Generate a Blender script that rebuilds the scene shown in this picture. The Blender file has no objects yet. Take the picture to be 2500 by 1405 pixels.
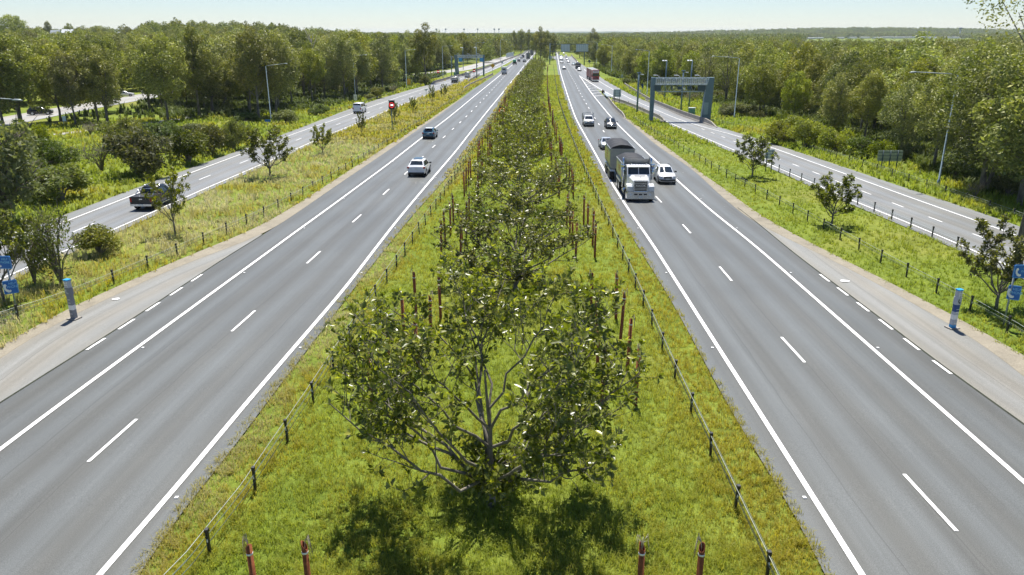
import bpy, math, random
import numpy as np
from mathutils import Vector, Matrix
rnd = random.Random(7)
sc = bpy.context.scene
COL = sc.collection
R = math.radians
PI = math.pi

# ------------------------------------------------------------------ camera model (photo pixels 2500 x 1405)
PW, PH, F = 2500, 1405, 1850.0
P = math.atan(620 / F)
CH = 13.5
cP, sP = math.cos(P), math.sin(P)
GK = [(-200, 0), (18, 0), (35, -.2), (52, -.45), (63, -.72), (78, -1.0), (107, -1.6), (134, -2.05), (154, -2.35),
      (221, -2.85), (280, -3.1), (339, -3.3), (440, -3.4), (30000, -3.4)]
_gx = np.array([k[0] for k in GK], float); _gz = np.array([k[1] for k in GK], float)
_fy = np.arange(-200, 700, 1.0)
_fz = np.interp(_fy, _gx, _gz)
_ker = np.hanning(25); _ker /= _ker.sum()
_fz = np.convolve(np.pad(_fz, 12, mode='edge'), _ker, 'valid')
def g(Y):
    return np.interp(Y, _fy, _fz)
def ss(a, b, x):
    t = np.clip((np.asarray(x, float) - a) / (b - a), 0, 1); return t * t * (3 - 2 * t)
def hill(X, Y):
    X = np.asarray(X, float); Y = np.asarray(Y, float)
    a = 12 * np.exp(-((X + 520) / 250) ** 2 - ((Y - 640) / 260) ** 2)
    b = 8 * np.exp(-((X + 260) / 120) ** 2 - ((Y - 700) / 200) ** 2)
    c = 26 * np.exp(-((X - 1500) / 800) ** 2 - ((Y - 3300) / 500) ** 2)
    d = 15 * np.exp(-((X + 1500) / 900) ** 2 - ((Y - 2600) / 600) ** 2)
    e = 4.5 * np.exp(-((X - 1080) / 420) ** 2 - ((Y - 2150) / 160) ** 2)
    return (a + b) * ss(90, 200, -X) + c + d + e
def G(X, Y):
    return g(Y) + hill(X, Y)
def at(x, y):
    """pixel of the photo -> point on the ground"""
    dx, du = (x - PW / 2) / F, (PH / 2 - y) / F
    d = (dx, cP + du * sP, -sP + du * cP)
    t = -CH / d[2] if d[2] < -1e-6 else 5000
    for _ in range(60):
        z = float(g(d[1] * t)); t = t * .3 + .7 * (CH - z) / -d[2] if d[2] < -1e-6 else 5000
    return Vector((d[0] * t, d[1] * t, float(g(d[1] * t))))
def at_y(x, y, Y):
    dx, du = (x - PW / 2) / F, (PH / 2 - y) / F
    d = (dx, cP + du * sP, -sP + du * cP); t = Y / d[1]
    return Vector((d[0] * t, Y, CH + d[2] * t))
def proj(X, Y, Z):
    z = Z - CH
    zc = Y * cP - z * sP; yc = Y * sP + z * cP
    return PW / 2 + F * X / zc, PH / 2 - F * yc / zc
def line(pts, near=None, far=None, smooth=5):
    """pixel polyline -> X as a function of Y on a dense grid"""
    w = sorted([at(*p)[:] for p in pts], key=lambda q: q[1])
    Y = [q[1] for q in w]; X = [q[0] for q in w]
    s0 = (X[1] - X[0]) / (Y[1] - Y[0]); s1 = (X[-1] - X[-2]) / (Y[-1] - Y[-2])
    Y = [Y[0] - 60] + Y + [Y[-1] + 2000]; X = [X[0] - 60 * s0] + X + [X[-1] + 2000 * s1]
    u = np.linspace(math.log(5), math.log(2500), 700)
    x = np.interp(np.exp(u), Y, X)
    k = np.hanning(2 * smooth * 4 + 3); k /= k.sum()
    # straight continuation at the ends keeps the smoothing from bending them
    n = len(k) // 2
    pad = np.concatenate([x[0] - (x[1:n + 1] - x[0])[::-1], x, x[-1] + (x[-1] - x[-n - 1:-1])[::-1]])
    xs = np.convolve(pad, k, 'valid')
    ye = np.exp(u)
    def f(y): return np.interp(y, ye, xs)
    return f

# ------------------------------------------------------------------ scene helpers
def link(o, parent=None):
    COL.objects.link(o)
    if parent is not None: o.parent = parent
    return o
def tag(o, label=None, cat=None, group=None, kind=None):
    if label: o['label'] = label
    if cat: o['category'] = cat
    if group: o['group'] = group
    if kind: o['kind'] = kind
    return o
def empty(name, loc=(0, 0, 0), rz=0, label=None, cat=None, group=None):
    o = bpy.data.objects.new(name, None); o.empty_display_size = .3
    link(o); o.location = loc; o.rotation_euler = (0, 0, rz)
    return tag(o, label, cat, group)
def copy_tree(o, parent=None):
    c = o.copy(); link(c, parent)
    for ch in list(o.children): copy_tree(ch, c)
    return c

class MB:
    def __init__(s): s.v = []; s.f = []; s.m = []; s.sm = []
    def add(s, vs, fs, m=0, sm=False):
        n = len(s.v); s.v += [tuple(v) for v in vs]
        s.f += [tuple(i + n for i in f) for f in fs]; s.m += [m] * len(fs); s.sm += [sm] * len(fs)
    def box(s, c, d, rz=0, m=0, taper=1.0, M=None):
        x, y, z = d[0] / 2, d[1] / 2, d[2] / 2
        vs = []
        for dz in (-z, z):
            k = taper if dz > 0 else 1
            for ax, ay in ((-x, -y), (x, -y), (x, y), (-x, y)): vs.append(Vector((ax * k, ay * k, dz)))
        if rz: 
            mm = Matrix.Rotation(rz, 3, 'Z'); vs = [mm @ v for v in vs]
        if M is not None: vs = [M @ v for v in vs]
        vs = [v + Vector(c) for v in vs]
        s.add(vs, [(3, 2, 1, 0), (4, 5, 6, 7), (0, 1, 5, 4), (1, 2, 6, 5), (2, 3, 7, 6), (3, 0, 4, 7)], m)
    def tube(s, pts, rs, n=8, m=0, caps=True, sm=True):
        pts = [Vector(p) for p in pts]
        if not hasattr(rs, '__len__'): rs = [rs] * len(pts)
        base = len(s.v); vs = []; up = None
        for i, p in enumerate(pts):
            t = (pts[min(i + 1, len(pts) - 1)] - pts[max(i - 1, 0)])
            if t.length < 1e-9: t = Vector((0, 0, 1))
            t.normalize()
            if up is None: up = Vector((1, 0, 0)) if abs(t.x) < .8 else Vector((0, 1, 0))
            a = (up - t * up.dot(t)).normalized(); b = t.cross(a); up = a
            for k in range(n):
                q = 2 * PI * k / n; vs.append(p + (a * math.cos(q) + b * math.sin(q)) * rs[i])
        fs = []
        for i in range(len(pts) - 1):
            for k in range(n):
                k2 = (k + 1) % n; fs.append((i * n + k, i * n + k2, (i + 1) * n + k2, (i + 1) * n + k))
        s.add(vs, fs, m, sm)
        if caps:
            s.f.append(tuple(base + k for k in reversed(range(n)))); s.m.append(m); s.sm.append(False)
            e = base + (len(pts) - 1) * n
            s.f.append(tuple(e + k for k in range(n))); s.m.append(m); s.sm.append(False)
    def prism(s, poly, axis, a, b, m=0):
        """2D polygon extruded along an axis from a to b"""
        n = len(poly)
        def q(p, t):
            return {'x': (t, p[0], p[1]), 'y': (p[0], t, p[1]), 'z': (p[0], p[1], t)}[axis]
        vs = [q(p, a) for p in poly] + [q(p, b) for p in poly]
        fs = [tuple(range(n)), tuple(reversed(range(n, 2 * n)))]
        fs += [(i, n + i, n + (i + 1) % n, (i + 1) % n) for i in range(n)]
        s.add(vs, fs, m)
    def build(s, name, mats, parent=None, loc=None, recalc=True):
        me = bpy.data.meshes.new(name)
        me.from_pydata(s.v, [], s.f)
        for mm in (mats if isinstance(mats, (list, tuple)) else [mats]): me.materials.append(mm)
        me.polygons.foreach_set('material_index', s.m)
        me.polygons.foreach_set('use_smooth', s.sm)
        if recalc:
            import bmesh
            bm = bmesh.new(); bm.from_mesh(me); bmesh.ops.recalc_face_normals(bm, faces=bm.faces); bm.to_mesh(me); bm.free()
        me.update()
        o = bpy.data.objects.new(name, me); link(o, parent)
        if loc is not None: o.location = loc
        return o

def np_mesh(name, V, Q, mats, tint=None, smooth=False, col=None):
    """V (n,3), Q (m,k) faces of k corners"""
    V = np.ascontiguousarray(V, np.float32); Q = np.ascontiguousarray(Q, np.int32)
    m, k = Q.shape
    me = bpy.data.meshes.new(name)
    me.vertices.add(len(V)); me.vertices.foreach_set('co', V.ravel())
    me.loops.add(m * k); me.loops.foreach_set('vertex_index', Q.ravel())
    me.polygons.add(m)
    me.polygons.foreach_set('loop_start', np.arange(0, m * k, k, dtype=np.int32))
    me.polygons.foreach_set('loop_total', np.full(m, k, np.int32))
    if smooth: me.polygons.foreach_set('use_smooth', np.ones(m, bool))
    for mm in (mats if isinstance(mats, (list, tuple)) else [mats]): me.materials.append(mm)
    if tint is not None:
        a = me.attributes.new('tint', 'FLOAT', 'FACE'); a.data.foreach_set('value', np.ascontiguousarray(tint, np.float32))
    if col is not None:
        a = me.attributes.new('dry', 'FLOAT', 'FACE'); a.data.foreach_set('value', np.ascontiguousarray(col, np.float32))
    me.update(calc_edges=True); me.validate()
    return me
def obj(name, me, parent=None, loc=None):
    o = bpy.data.objects.new(name, me); link(o, parent)
    if loc is not None: o.location = loc
    return o

# ------------------------------------------------------------------ materials
class NT:
    def __init__(s, name):
        s.mat = bpy.data.materials.new(name); s.mat.use_nodes = True
        s.t = s.mat.node_tree; s.t.nodes.clear()
        s.out = s.n('ShaderNodeOutputMaterial')
    def n(s, typ, **kw):
        nd = s.t.nodes.new(typ)
        for k, v in kw.items():
            if k.startswith('i_'):
                key = k[2:]; key = int(key) if key.isdigit() else key.replace('_', ' ')
                nd.inputs[key].default_value = v
            else: setattr(nd, k, v)
        return nd
    def l(s, a, b): s.t.links.new(a, b)
    def noise(s, scale, detail=3, rough=.55, vec=None, dist=0):
        nd = s.n('ShaderNodeTexNoise'); nd.inputs['Scale'].default_value = scale
        nd.inputs['Detail'].default_value = detail; nd.inputs['Roughness'].default_value = rough
        nd.inputs['Distortion'].default_value = dist
        if vec is not None: s.l(vec, nd.inputs['Vector'])
        return nd.outputs['Fac']
    def ramp(s, fac, stops, interp='LINEAR'):
        nd = s.n('ShaderNodeValToRGB'); nd.color_ramp.interpolation = interp
        els = nd.color_ramp.elements
        while len(els) < len(stops): els.new(.5)
        for e, (p, c) in zip(els, stops):
            e.position = p; e.color = (*c, 1) if len(c) == 3 else c
        s.l(fac, nd.inputs['Fac']); return nd.outputs['Color']
    def mix(s, fac, a, b, mode='MIX'):
        nd = s.n('ShaderNodeMix'); nd.data_type = 'RGBA'; nd.blend_type = mode
        for sock, v in ((nd.inputs[0], fac), (nd.inputs[6], a), (nd.inputs[7], b)):
            if hasattr(v, 'is_linked'): s.l(v, sock)
            elif isinstance(v, (int, float)): sock.default_value = v
            else: sock.default_value = (*v, 1) if len(v) == 3 else v
        return nd.outputs[2]
    def math(s, op, a, b=None):
        nd = s.n('ShaderNodeMath'); nd.operation = op
        for i, v in enumerate((a, b)):
            if v is None: continue
            if hasattr(v, 'is_linked'): s.l(v, nd.inputs[i])
            else: nd.inputs[i].default_value = v
        return nd.outputs[0]
    def principled(s, color, rough=.6, metal=0, spec=.5, bump=None, bump_s=.3, bump_d=.02, **kw):
        b = s.n('ShaderNodeBsdfPrincipled')
        if hasattr(color, 'is_linked'): s.l(color, b.inputs['Base Color'])
        else: b.inputs['Base Color'].default_value = (*color, 1)
        if hasattr(rough, 'is_linked'): s.l(rough, b.inputs['Roughness'])
        else: b.inputs['Roughness'].default_value = rough
        b.inputs['Metallic'].default_value = metal
        b.inputs['Specular IOR Level'].default_value = spec
        if bump is not None:
            bn = s.n('ShaderNodeBump'); bn.inputs['Strength'].default_value = bump_s; bn.inputs['Distance'].default_value = bump_d
            s.l(bump, bn.inputs['Height']); s.l(bn.outputs['Normal'], b.inputs['Normal'])
        for k, v in kw.items(): b.inputs[k.replace('_', ' ')].default_value = v
        return b
    def done(s, sh, vol=None):
        if sh is not None: s.l(sh if not hasattr(sh, 'outputs') else sh.outputs[0], s.out.inputs['Surface'])
        return s.mat
MATS = {}
def simple(name, color, rough=.5, metal=0, spec=.5, var=.12, scale=6, **kw):
    """paint / metal / plastic with faint dirt variation"""
    if name in MATS: return MATS[name]
    t = NT(name); tc = t.n('ShaderNodeTexCoord')
    nz = t.noise(scale, 4, .6, tc.outputs['Object'])
    c = t.ramp(nz, [(.3, tuple(x * (1 - var) for x in color)), (.7, tuple(min(1, x * (1 + var)) for x in color))])
    rr = t.math('MULTIPLY_ADD', nz, .15); rr.node.inputs[2].default_value = max(0, rough - .07)
    b = t.principled(c, rr, metal, spec, **kw)
    MATS[name] = t.done(b); return MATS[name]
# ------------------------------------------------------------------ camera, light, sky
cam = bpy.data.cameras.new('camera'); co = bpy.data.objects.new('camera', cam); link(co)
co.location = (0, 0, CH); co.rotation_euler = (PI / 2 - P, 0, 0)
cam.sensor_width = 36; cam.lens = 36 * F / PW; cam.clip_start = .3; cam.clip_end = 40000
sc.camera = co
SUN_EL = R(66)
w = bpy.data.worlds.new('World'); sc.world = w; w.use_nodes = True
nt = w.node_tree; bg = nt.nodes['Background']
sky = nt.nodes.new('ShaderNodeTexSky'); sky.sky_type = 'NISHITA'; sky.sun_disc = False
sky.sun_elevation = SUN_EL; sky.sun_rotation = 0; sky.altitude = 50
sky.air_density = 1.0; sky.dust_density = 0.0; sky.ozone_density = 3.0
tn = nt.nodes.new('ShaderNodeMix'); tn.data_type = 'RGBA'; tn.blend_type = 'MULTIPLY'; tn.inputs[0].default_value = 1; tn.inputs[7].default_value = (.86, .92, 1.07, 1)
nt.links.new(sky.outputs['Color'], tn.inputs[6]); nt.links.new(tn.outputs[2], bg.inputs['Color']); bg.inputs['Strength'].default_value = .066
sl = bpy.data.lights.new('sun', 'SUN'); sl.energy = 5.0; sl.angle = R(.53); sl.color = (1, .955, .88)
so = bpy.data.objects.new('sun', sl); link(so); so.location = (0, 40, 60); so.rotation_euler = (-(PI / 2 - SUN_EL), 0, 0)
sc.view_settings.view_transform = 'Standard'; sc.view_settings.look = 'None'
sc.view_settings.exposure = .80; sc.view_settings.gamma = 1
sc.render.engine = 'CYCLES'
sc.cycles.max_bounces = 6; sc.cycles.diffuse_bounces = 3; sc.cycles.glossy_bounces = 2; sc.cycles.transmission_bounces = 4
sc.cycles.transparent_max_bounces = 6; sc.cycles.caustics_reflective = False; sc.cycles.caustics_refractive = False
sc.cycles.volume_bounces = 0
sc.cycles.use_denoising = True; sc.cycles.denoising_prefilter = 'ACCURATE'

# ------------------------------------------------------------------ lines of the roads (photo pixels)
Rl_grass = line([(2014, 1405), (1957, 1288), (1867, 1138), (1781, 1000), (1640, 736), (1580, 640), (1507, 520), (1479, 459), (1443.5, 387.5), (1415.7, 339.6), (1397.5, 295), (1379.2, 246.5), (1365.8, 200.3), (1361, 172.5), (1356.5, 140), (1355.5, 128)])
Rl_line = line([(2103, 1405), (1710.5, 783), (1588, 590), (1539, 520), (1490.7, 445), (1444.7, 360), (1418.7, 315), (1404, 287), (1384.5, 230.6), (1367.8, 176.8), (1361.3, 140), (1359.5, 128)])
Rr_line = line([(2500, 1180), (2050, 783), (1830, 590), (1740.5, 520), (1656.8, 445), (1579, 373.5), (1511.3, 307.8), (1489.5, 284.4), (1443.4, 228), (1415, 186), (1392, 150), (1380, 130)])
Rg_in = line([(2500, 1050), (2446, 985), (2415, 960), (2000, 655), (1888, 578), (1830, 530), (1750.5, 471), (1692.7, 413.4), (1607, 359.6), (1555, 313.7), (1527, 292), (1510, 277), (1498, 263), (1485, 246), (1465, 225), (1436, 200)])
R_gut_in = line([(2500, 919), (2446.5, 873), (2344, 805), (2144.7, 694), (2008, 624), (1921, 579.6), (1860, 560), (1750.5, 471), (1692.7, 413.4), (1607, 359.6), (1555, 313.7), (1527, 292), (1510, 277)])
R_gut_out = line([(2500, 870), (2429, 827.8), (2304, 759), (2145, 677), (1994, 603), (1860, 531), (1760, 455), (1710.6, 423.3), (1631, 361.6), (1567, 315.7), (1535, 291.8), (1513, 274)])
R_crack = line([(2446.5, 1000), (2270, 873), (2173, 796.4), (2059, 711), (1911, 600), (1888, 578), (1830, 530), (1750, 470)])
RRl_line = line([(2500, 667), (2362, 607.8), (2218.7, 545), (2111, 504), (1988, 450), (1869.4, 397.6), (1789.7, 366.7), (1700, 328.8), (1632, 299.6), (1556, 266), (1497.4, 236), (1456, 212.8), (1416.7, 186.9)])
RRr_line = line([(2500, 583), (2418.6, 552.7), (2218.7, 482.2), (2039, 417), (1893, 364.3), (1787.7, 326.9), (1733, 315.4), (1681, 302.5), (1630, 281), (1606, 270.8), (1558.7, 251.5), (1518.5, 231.5), (1464, 201), (1430, 172.5), (1421.5, 167.7), (1400, 148), (1388, 132)])
RRr_asph = line([(2500, 557.8), (2398, 519.4), (2218.7, 463), (2077.8, 414.3), (1903.6, 356.7), (1787.7, 319.9), (1748.8, 309), (1700, 295), (1645, 269), (1593, 255), (1540, 232), (1517.5, 219.5), (1473.3, 194.6), (1450, 178), (1430, 164), (1408, 149), (1393.5, 134)])
Ll_line = line([(0, 1100), (132, 1000), (640, 628), (960, 393), (1000, 360), (1059, 315), (1162.4, 232), (1222.4, 182.8), (1251.2, 158.4), (1281, 133)])
Lr_line = line([(245, 1405), (440, 1181), (590, 1000), (843, 705), (985, 520), (1121.4, 360), (1135.5, 340), (1180, 284), (1241, 209), (1280, 160), (1293.6, 144)])
Lr_grass = line([(340, 1405), (440, 1252.8), (510.4, 1169.6), (593.6, 1064), (638.4, 1000), (780, 816), (886.7, 675.6), (1011.8, 520), (1079.6, 447), (1159, 343.6), (1192, 296), (1219, 258), (1234.4, 221), (1267, 184), (1286, 160), (1298, 144)])
L_asph = line([(0, 985.8), (113.9, 913), (205, 857.6), (316, 785), (407, 725), (541, 637), (592, 603), (640, 578), (800, 468), (960, 359.6), (1000, 331), (1090, 268), (1127, 241), (1148, 222), (1180, 203), (1212, 181), (1240, 160), (1272, 133)])
L_gut_in = line([(0, 876), (85.4, 816), (250.5, 733.8), (336, 696.8), (484, 625.6), (566, 605), (589, 601), (640, 578), (800, 468), (960, 359.6), (1000, 331), (1090, 268), (1127, 241)])
L_gut_out = line([(0, 847.7), (114, 782), (227.8, 722.4), (302, 696), (370, 665.5), (476.5, 614), (541, 597), (640, 552.7), (800, 452), (960, 347.6), (1000, 324), (1050, 291), (1090, 264), (1127, 240)])
LRr_line = line([(100, 640), (197, 597.5), (289.5, 556.5), (402, 506.5), (474, 473), (615, 413), (735.8, 358.7), (812.6, 325.4), (951, 267.7), (1020, 240.5), (1086.8, 215), (1140, 195.5), (1203, 171.5), (1224, 161.5), (1250, 147), (1272, 133)])
LRl_line = line([(0, 605), (100, 565.5), (320, 479.6), (451, 428.4), (586.7, 378.4), (694.8, 335.6), (756, 313.9), (858.8, 278), (920, 256), (1035.6, 216.5), (1100, 201), (1130, 192), (1190, 170), (1240, 148), (1262, 135)])
LRl_asph = line([(0, 585), (77, 556), (220, 501.4), (358.7, 450), (597, 363), (690, 329), (815, 281), (915, 244), (1046, 207), (1100, 194), (1184, 168), (1240, 145), (1258, 134)])
med_c = line([(1200, 1230), (1268, 700), (1265, 590), (1266, 419), (1285, 262), (1306, 184), (1325, 142)])
fenL = line([(470, 1405), (540, 1330), (637, 1175), (716, 1055), (775, 965), (826, 880), (928, 715), (1000, 605), (1068.6, 503), (1098.5, 455), (1141.4, 391.5), (1173, 341), (1210, 281), (1233, 247), (1250, 220), (1275, 184), (1296, 152)])
fenR = line([(1863, 1390), (1785, 1220), (1725, 1090), (1640, 910), (1570, 745), (1530, 655), (1467.5, 513), (1443.5, 457), (1423.6, 411.4), (1399.7, 351.6), (1379.8, 297.8), (1362, 240), (1354, 190), (1350, 150)])
fenLV = line([(0, 800), (68, 782), (271.6, 696), (358.7, 656.4), (436.8, 623), (497, 595), (607, 549), (800, 445), (1005, 314), (1122, 235), (1150, 215)])
fenRV = line([(2500, 835), (2465, 810.7), (2378, 766.5), (2295.6, 716.7), (2164, 651), (2065.7, 592.4), (1946.6, 525), (1881.8, 491), (1804.6, 451.4), (1706, 394.6), (1676, 372), (1609, 337), (1544, 291)])
fenRR = line([(2330, 605), (2254.6, 573), (2202, 548.8), (2112, 506.5), (1971.5, 450), (1898, 419.4)])
fenRO = line([(2500, 545), (2423.7, 514), (2321, 482), (2235, 449), (2093, 403), (2012.5, 377), (1919, 350), (1860, 327), (1791, 304), (1740, 299)])
fenLO = line([(820, 275), (907.5, 247), (948.5, 232), (1035.6, 207.5)])

# ------------------------------------------------------------------ setting materials
def m_asphalt(name, base, wear=.16, tone=(1, 1, 1)):
    t = NT(name); tc = t.n('ShaderNodeTexCoord')
    uv = t.n('ShaderNodeUVMap'); uv.uv_map = 'UVMap'
    sep = t.n('ShaderNodeSeparateXYZ'); t.l(uv.outputs[0], sep.inputs[0])
    wob = t.noise(.05, 2, .5, tc.outputs['Object'])
    u = t.math('ADD', sep.outputs[0], t.math('MULTIPLY', t.math('SUBTRACT', wob, .5), .5))
    wave = t.math('COSINE', t.math('MULTIPLY', t.math('SUBTRACT', u, .875), 2 * PI / 1.75))
    wv = t.math('MULTIPLY_ADD', wave, .5); wv.node.inputs[2].default_value = .5
    # long streaks along the road
    mp = t.n('ShaderNodeMapping'); mp.inputs['Scale'].default_value = (1.6, .03, 1)
    t.l(uv.outputs[0], mp.inputs['Vector'])
    streak = t.noise(1.5, 4, .6, mp.outputs[0])
    big = t.noise(.12, 3, .55, tc.outputs['Object'])
    fine = t.noise(38, 2, .7, tc.outputs['Object'])
    fine2 = t.noise(150, 1, .5, tc.outputs['Object'])
    b = np.array(base) * np.array(tone)
    c = t.ramp(wv, [(0, tuple(b * (1 - wear) * np.array((1.03, 1, .96)))), (1, tuple(b * (1 + wear) * np.array((.97, 1, 1.05))))])
    c = t.mix(1, c, t.ramp(streak, [(.3, (.84, .84, .83)), (.7, (1.16, 1.16, 1.17))]), 'MULTIPLY')
    c = t.mix(1, c, t.ramp(big, [(.3, (.9, .9, .9)), (.7, (1.1, 1.1, 1.1))]), 'MULTIPLY')
    c = t.mix(1, c, t.ramp(fine, [(.3, (.62, .62, .62)), (.7, (1.4, 1.4, 1.4))]), 'MULTIPLY')
    vor = t.n('ShaderNodeTexVoronoi'); vor.inputs['Scale'].default_value = .55; t.l(tc.outputs['Object'], vor.inputs['Vector'])
    sp = t.ramp(vor.outputs['Distance'], [(.02, (1, 1, 1)), (.045, (0, 0, 0))])
    c = t.mix(t.math('MULTIPLY', sp, t.math('GREATER_THAN', big, .56)), c, (.45, .45, .43))
    mp2 = t.n('ShaderNodeMapping'); mp2.inputs['Scale'].default_value = (5.5, .07, 1); t.l(uv.outputs[0], mp2.inputs['Vector'])
    sc2 = t.noise(1.0, 3, .7, mp2.outputs[0])
    c = t.mix(1, c, t.ramp(sc2, [(.22, (.72, .72, .71)), (.36, (1, 1, 1)), (.68, (1, 1, 1)), (.80, (1.3, 1.3, 1.3))]), 'MULTIPLY')
    oil = t.noise(.35, 4, .6, mp.outputs[0], 1.2)
    c = t.mix(1, c, t.ramp(oil, [(.60, (1, 1, 1)), (.74, (.82, .81, .80))]), 'MULTIPLY')
    for u0, th in ((1.25, .40), (3.42, .46), (5.6, .5)):
        d_ = t.math('ABSOLUTE', t.math('ADD', t.math('SUBTRACT', u, u0), t.math('MULTIPLY', t.math('SUBTRACT', big, .5), .5)))
        seam = t.math('MULTIPLY', t.math('LESS_THAN', d_, .022), t.math('GREATER_THAN', streak, th))
        c = t.mix(t.math('MULTIPLY', seam, .35), c, (.02, .02, .02))
    bs = t.principled(c, .52, 0, .5, bump=fine2, bump_s=.35, bump_d=.01)
    return t.done(bs)
M_asph = m_asphalt('asphalt', (.083, .087, .081), .14)
M_asph2 = m_asphalt('asphalt_ramp', (.165, .168, .163), .06)
M_bay = m_asphalt('asphalt_bay', (.20, .193, .168), .03)
M_side = m_asphalt('asphalt_side', (.30, .29, .27), .03)
def m_concrete(name, base):
    t = NT(name); tc = t.n('ShaderNodeTexCoord')
    a = t.noise(.7, 5, .65, tc.outputs['Object']); b = t.noise(14, 4, .7, tc.outputs['Object'])
    c = t.ramp(a, [(.25, tuple(np.array(base) * .7)), (.5, base), (.75, tuple(np.array(base) * 1.15))])
    c = t.mix(1, c, t.ramp(b, [(.3, (.75, .73, .7)), (.7, (1.18, 1.18, 1.18))]), 'MULTIPLY')
    return t.done(t.principled(c, .85, 0, .2, bump=b, bump_s=.3))
M_gut = m_concrete('gutter_concrete', (.25, .225, .175))
M_conc = m_concrete('barrier_concrete', (.30, .28, .25))
def m_ground(name):
    t = NT(name); tc = t.n('ShaderNodeTexCoord'); ob = tc.outputs['Object']
    a = t.noise(.045, 4, .6, ob); b = t.noise(.4, 5, .65, ob); c3 = t.noise(6, 5, .75, ob)
    c = t.ramp(a, [(.3, (.125, .18, .024)), (.5, (.16, .205, .03)), (.7, (.21, .21, .05))])
    c = t.mix(1, c, t.ramp(b, [(.25, (.6, .66, .6)), (.5, (1, 1, 1)), (.75, (1.3, 1.2, 1.25))]), 'MULTIPLY')
    c = t.mix(1, c, t.ramp(c3, [(.3, (.6, .62, .6)), (.7, (1.35, 1.33, 1.3))]), 'MULTIPLY')
    return t.done(t.principled(c, .9, 0, .1, bump=c3, bump_s=.8, bump_d=.12))
M_ground = m_ground('grass_ground')
def m_paint(name, v=.8):
    t = NT(name); tc = t.n('ShaderNodeTexCoord')
    a = t.noise(25, 4, .7, tc.outputs['Object']); b = t.noise(1.3, 3, .6, tc.outputs['Object'])
    c = t.ramp(a, [(.30, (v * .38, v * .38, v * .37)), (.42, (v * .9, v * .9, v * .885)), (.55, (v, v, v * .985))])
    c = t.mix(1, c, t.ramp(b, [(.3, (.88, .88, .87)), (.6, (1, 1, 1))]), 'MULTIPLY')
    return t.done(t.principled(c, .6, 0, .3))
M_paint = m_paint('white_road_paint')

# ------------------------------------------------------------------ ground sheet
def ysteps(y0, y1, near=1.0, grow=.012):
    ys = [y0]
    while ys[-1] < y1: ys.append(ys[-1] + max(near, abs(ys[-1]) * grow))
    return ys
def grid_ground():
    xs = np.concatenate([-np.geomspace(80, 9500, 60)[::-1], np.linspace(-78, 78, 79), np.geomspace(80, 9500, 60)])
    ys = np.concatenate([np.arange(-40, 700, 4.0), np.geomspace(704, 9500, 90)])
    XX, YY = np.meshgrid(xs, ys)
    ZZ = G(XX, YY) - .05
    V = np.stack([XX, YY, ZZ], -1).reshape(-1, 3)
    n = len(xs); i = np.arange(len(ys) - 1)[:, None] * n + np.arange(n - 1)[None]
    Q = np.stack([i, i + 1, i + 1 + n, i + n], -1).reshape(-1, 4)
    return np_mesh('grass_ground', V, Q, M_ground, smooth=True)
tag(obj('ground', grid_ground()), kind='structure', label='grassy ground on both sides of the motorway')

def strip(name, fl, fr, y0, y1, dz, mat, label, nx=6, u0=None, kind='structure', ends=None):
    """road sheet between two lines; UV in metres, u measured from line u0"""
    ys = np.array(ysteps(y0, y1)); ys = ys[ys <= y1]
    L = fl(ys); Rr = fr(ys)
    s = np.linspace(0, 1, nx + 1)
    X = L[:, None] * (1 - s) + Rr[:, None] * s
    Y = np.repeat(ys[:, None], nx + 1, 1)
    V = np.stack([X, Y, g(Y) + dz], -1).reshape(-1, 3)
    n = nx + 1; i = np.arange(len(ys) - 1)[:, None] * n + np.arange(nx)[None]
    Q = np.stack([i, i + 1, i + 1 + n, i + n], -1).reshape(-1, 4)
    me = np_mesh(name, V, Q, mat)
    ref = (u0 or fl)(ys)
    uvv = np.stack([X - ref[:, None], Y], -1).reshape(-1, 2)
    lay = me.uv_layers.new(name='UVMap')
    lay.data.foreach_set('uv', uvv[Q.ravel()].astype(np.float32).ravel())
    o = obj(name, me); tag(o, kind=kind, label=label); return o
def off(f, d): return lambda y: f(y) + d
def cut(f, h, sgn):
    """max / min of two lines"""
    return (lambda y: np.maximum(f(y), h(y))) if sgn > 0 else (lambda y: np.minimum(f(y), h(y)))
yb1 = at(650, 572)[1]; yb2 = at(1800, 508)[1]
strip('exit_road', LRl_asph, off(LRr_line, .7), 20, 620, .012, M_asph2, 'left slip road', 6, LRl_line)
strip('ramp_road', off(RRl_line, -.9), RRr_asph, 20, 620, .010, M_asph2, 'right slip road', 6, RRl_line)
strip('road', lambda y: np.maximum(L_asph(y) - np.where(y < yb1, .8, 0), L_gut_in(y)) if False else L_asph(y) - np.where(y < yb1 - 4, np.clip(L_asph(y) - L_gut_in(y), 0, .8), 0), Lr_grass, 6, 900, .022, M_asph, 'carriageway leading away from the camera', 10, Ll_line)
strip('road', Rl_grass, lambda y: Rg_in(y) + np.where(y < yb2 - 4, np.clip(R_gut_in(y) - Rg_in(y), 0, .9), 0), 6, 900, .022, M_asph, 'carriageway leading towards the camera', 10, Rl_line)
yb0, yb1 = 6, at(650, 572)[1]
strip('parking_bay', L_gut_in, off(L_asph, .03), 6, yb1, .030, M_bay, 'emergency bay on the left', 4)
yb2 = at(1800, 508)[1]
strip('parking_bay', off(R_crack, -.03), R_gut_in, 6, yb2, .030, M_bay, 'emergency bay on the right', 4)
strip('gutter', L_gut_out, off(L_gut_in, .06), 6, at(1130, 236)[1], .036, M_gut, 'concrete gutter left', 3)
strip('gutter', off(R_gut_in, -.06), R_gut_out, 6, at(1530, 290)[1], .036, M_gut, 'concrete gutter right', 3)

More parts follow.
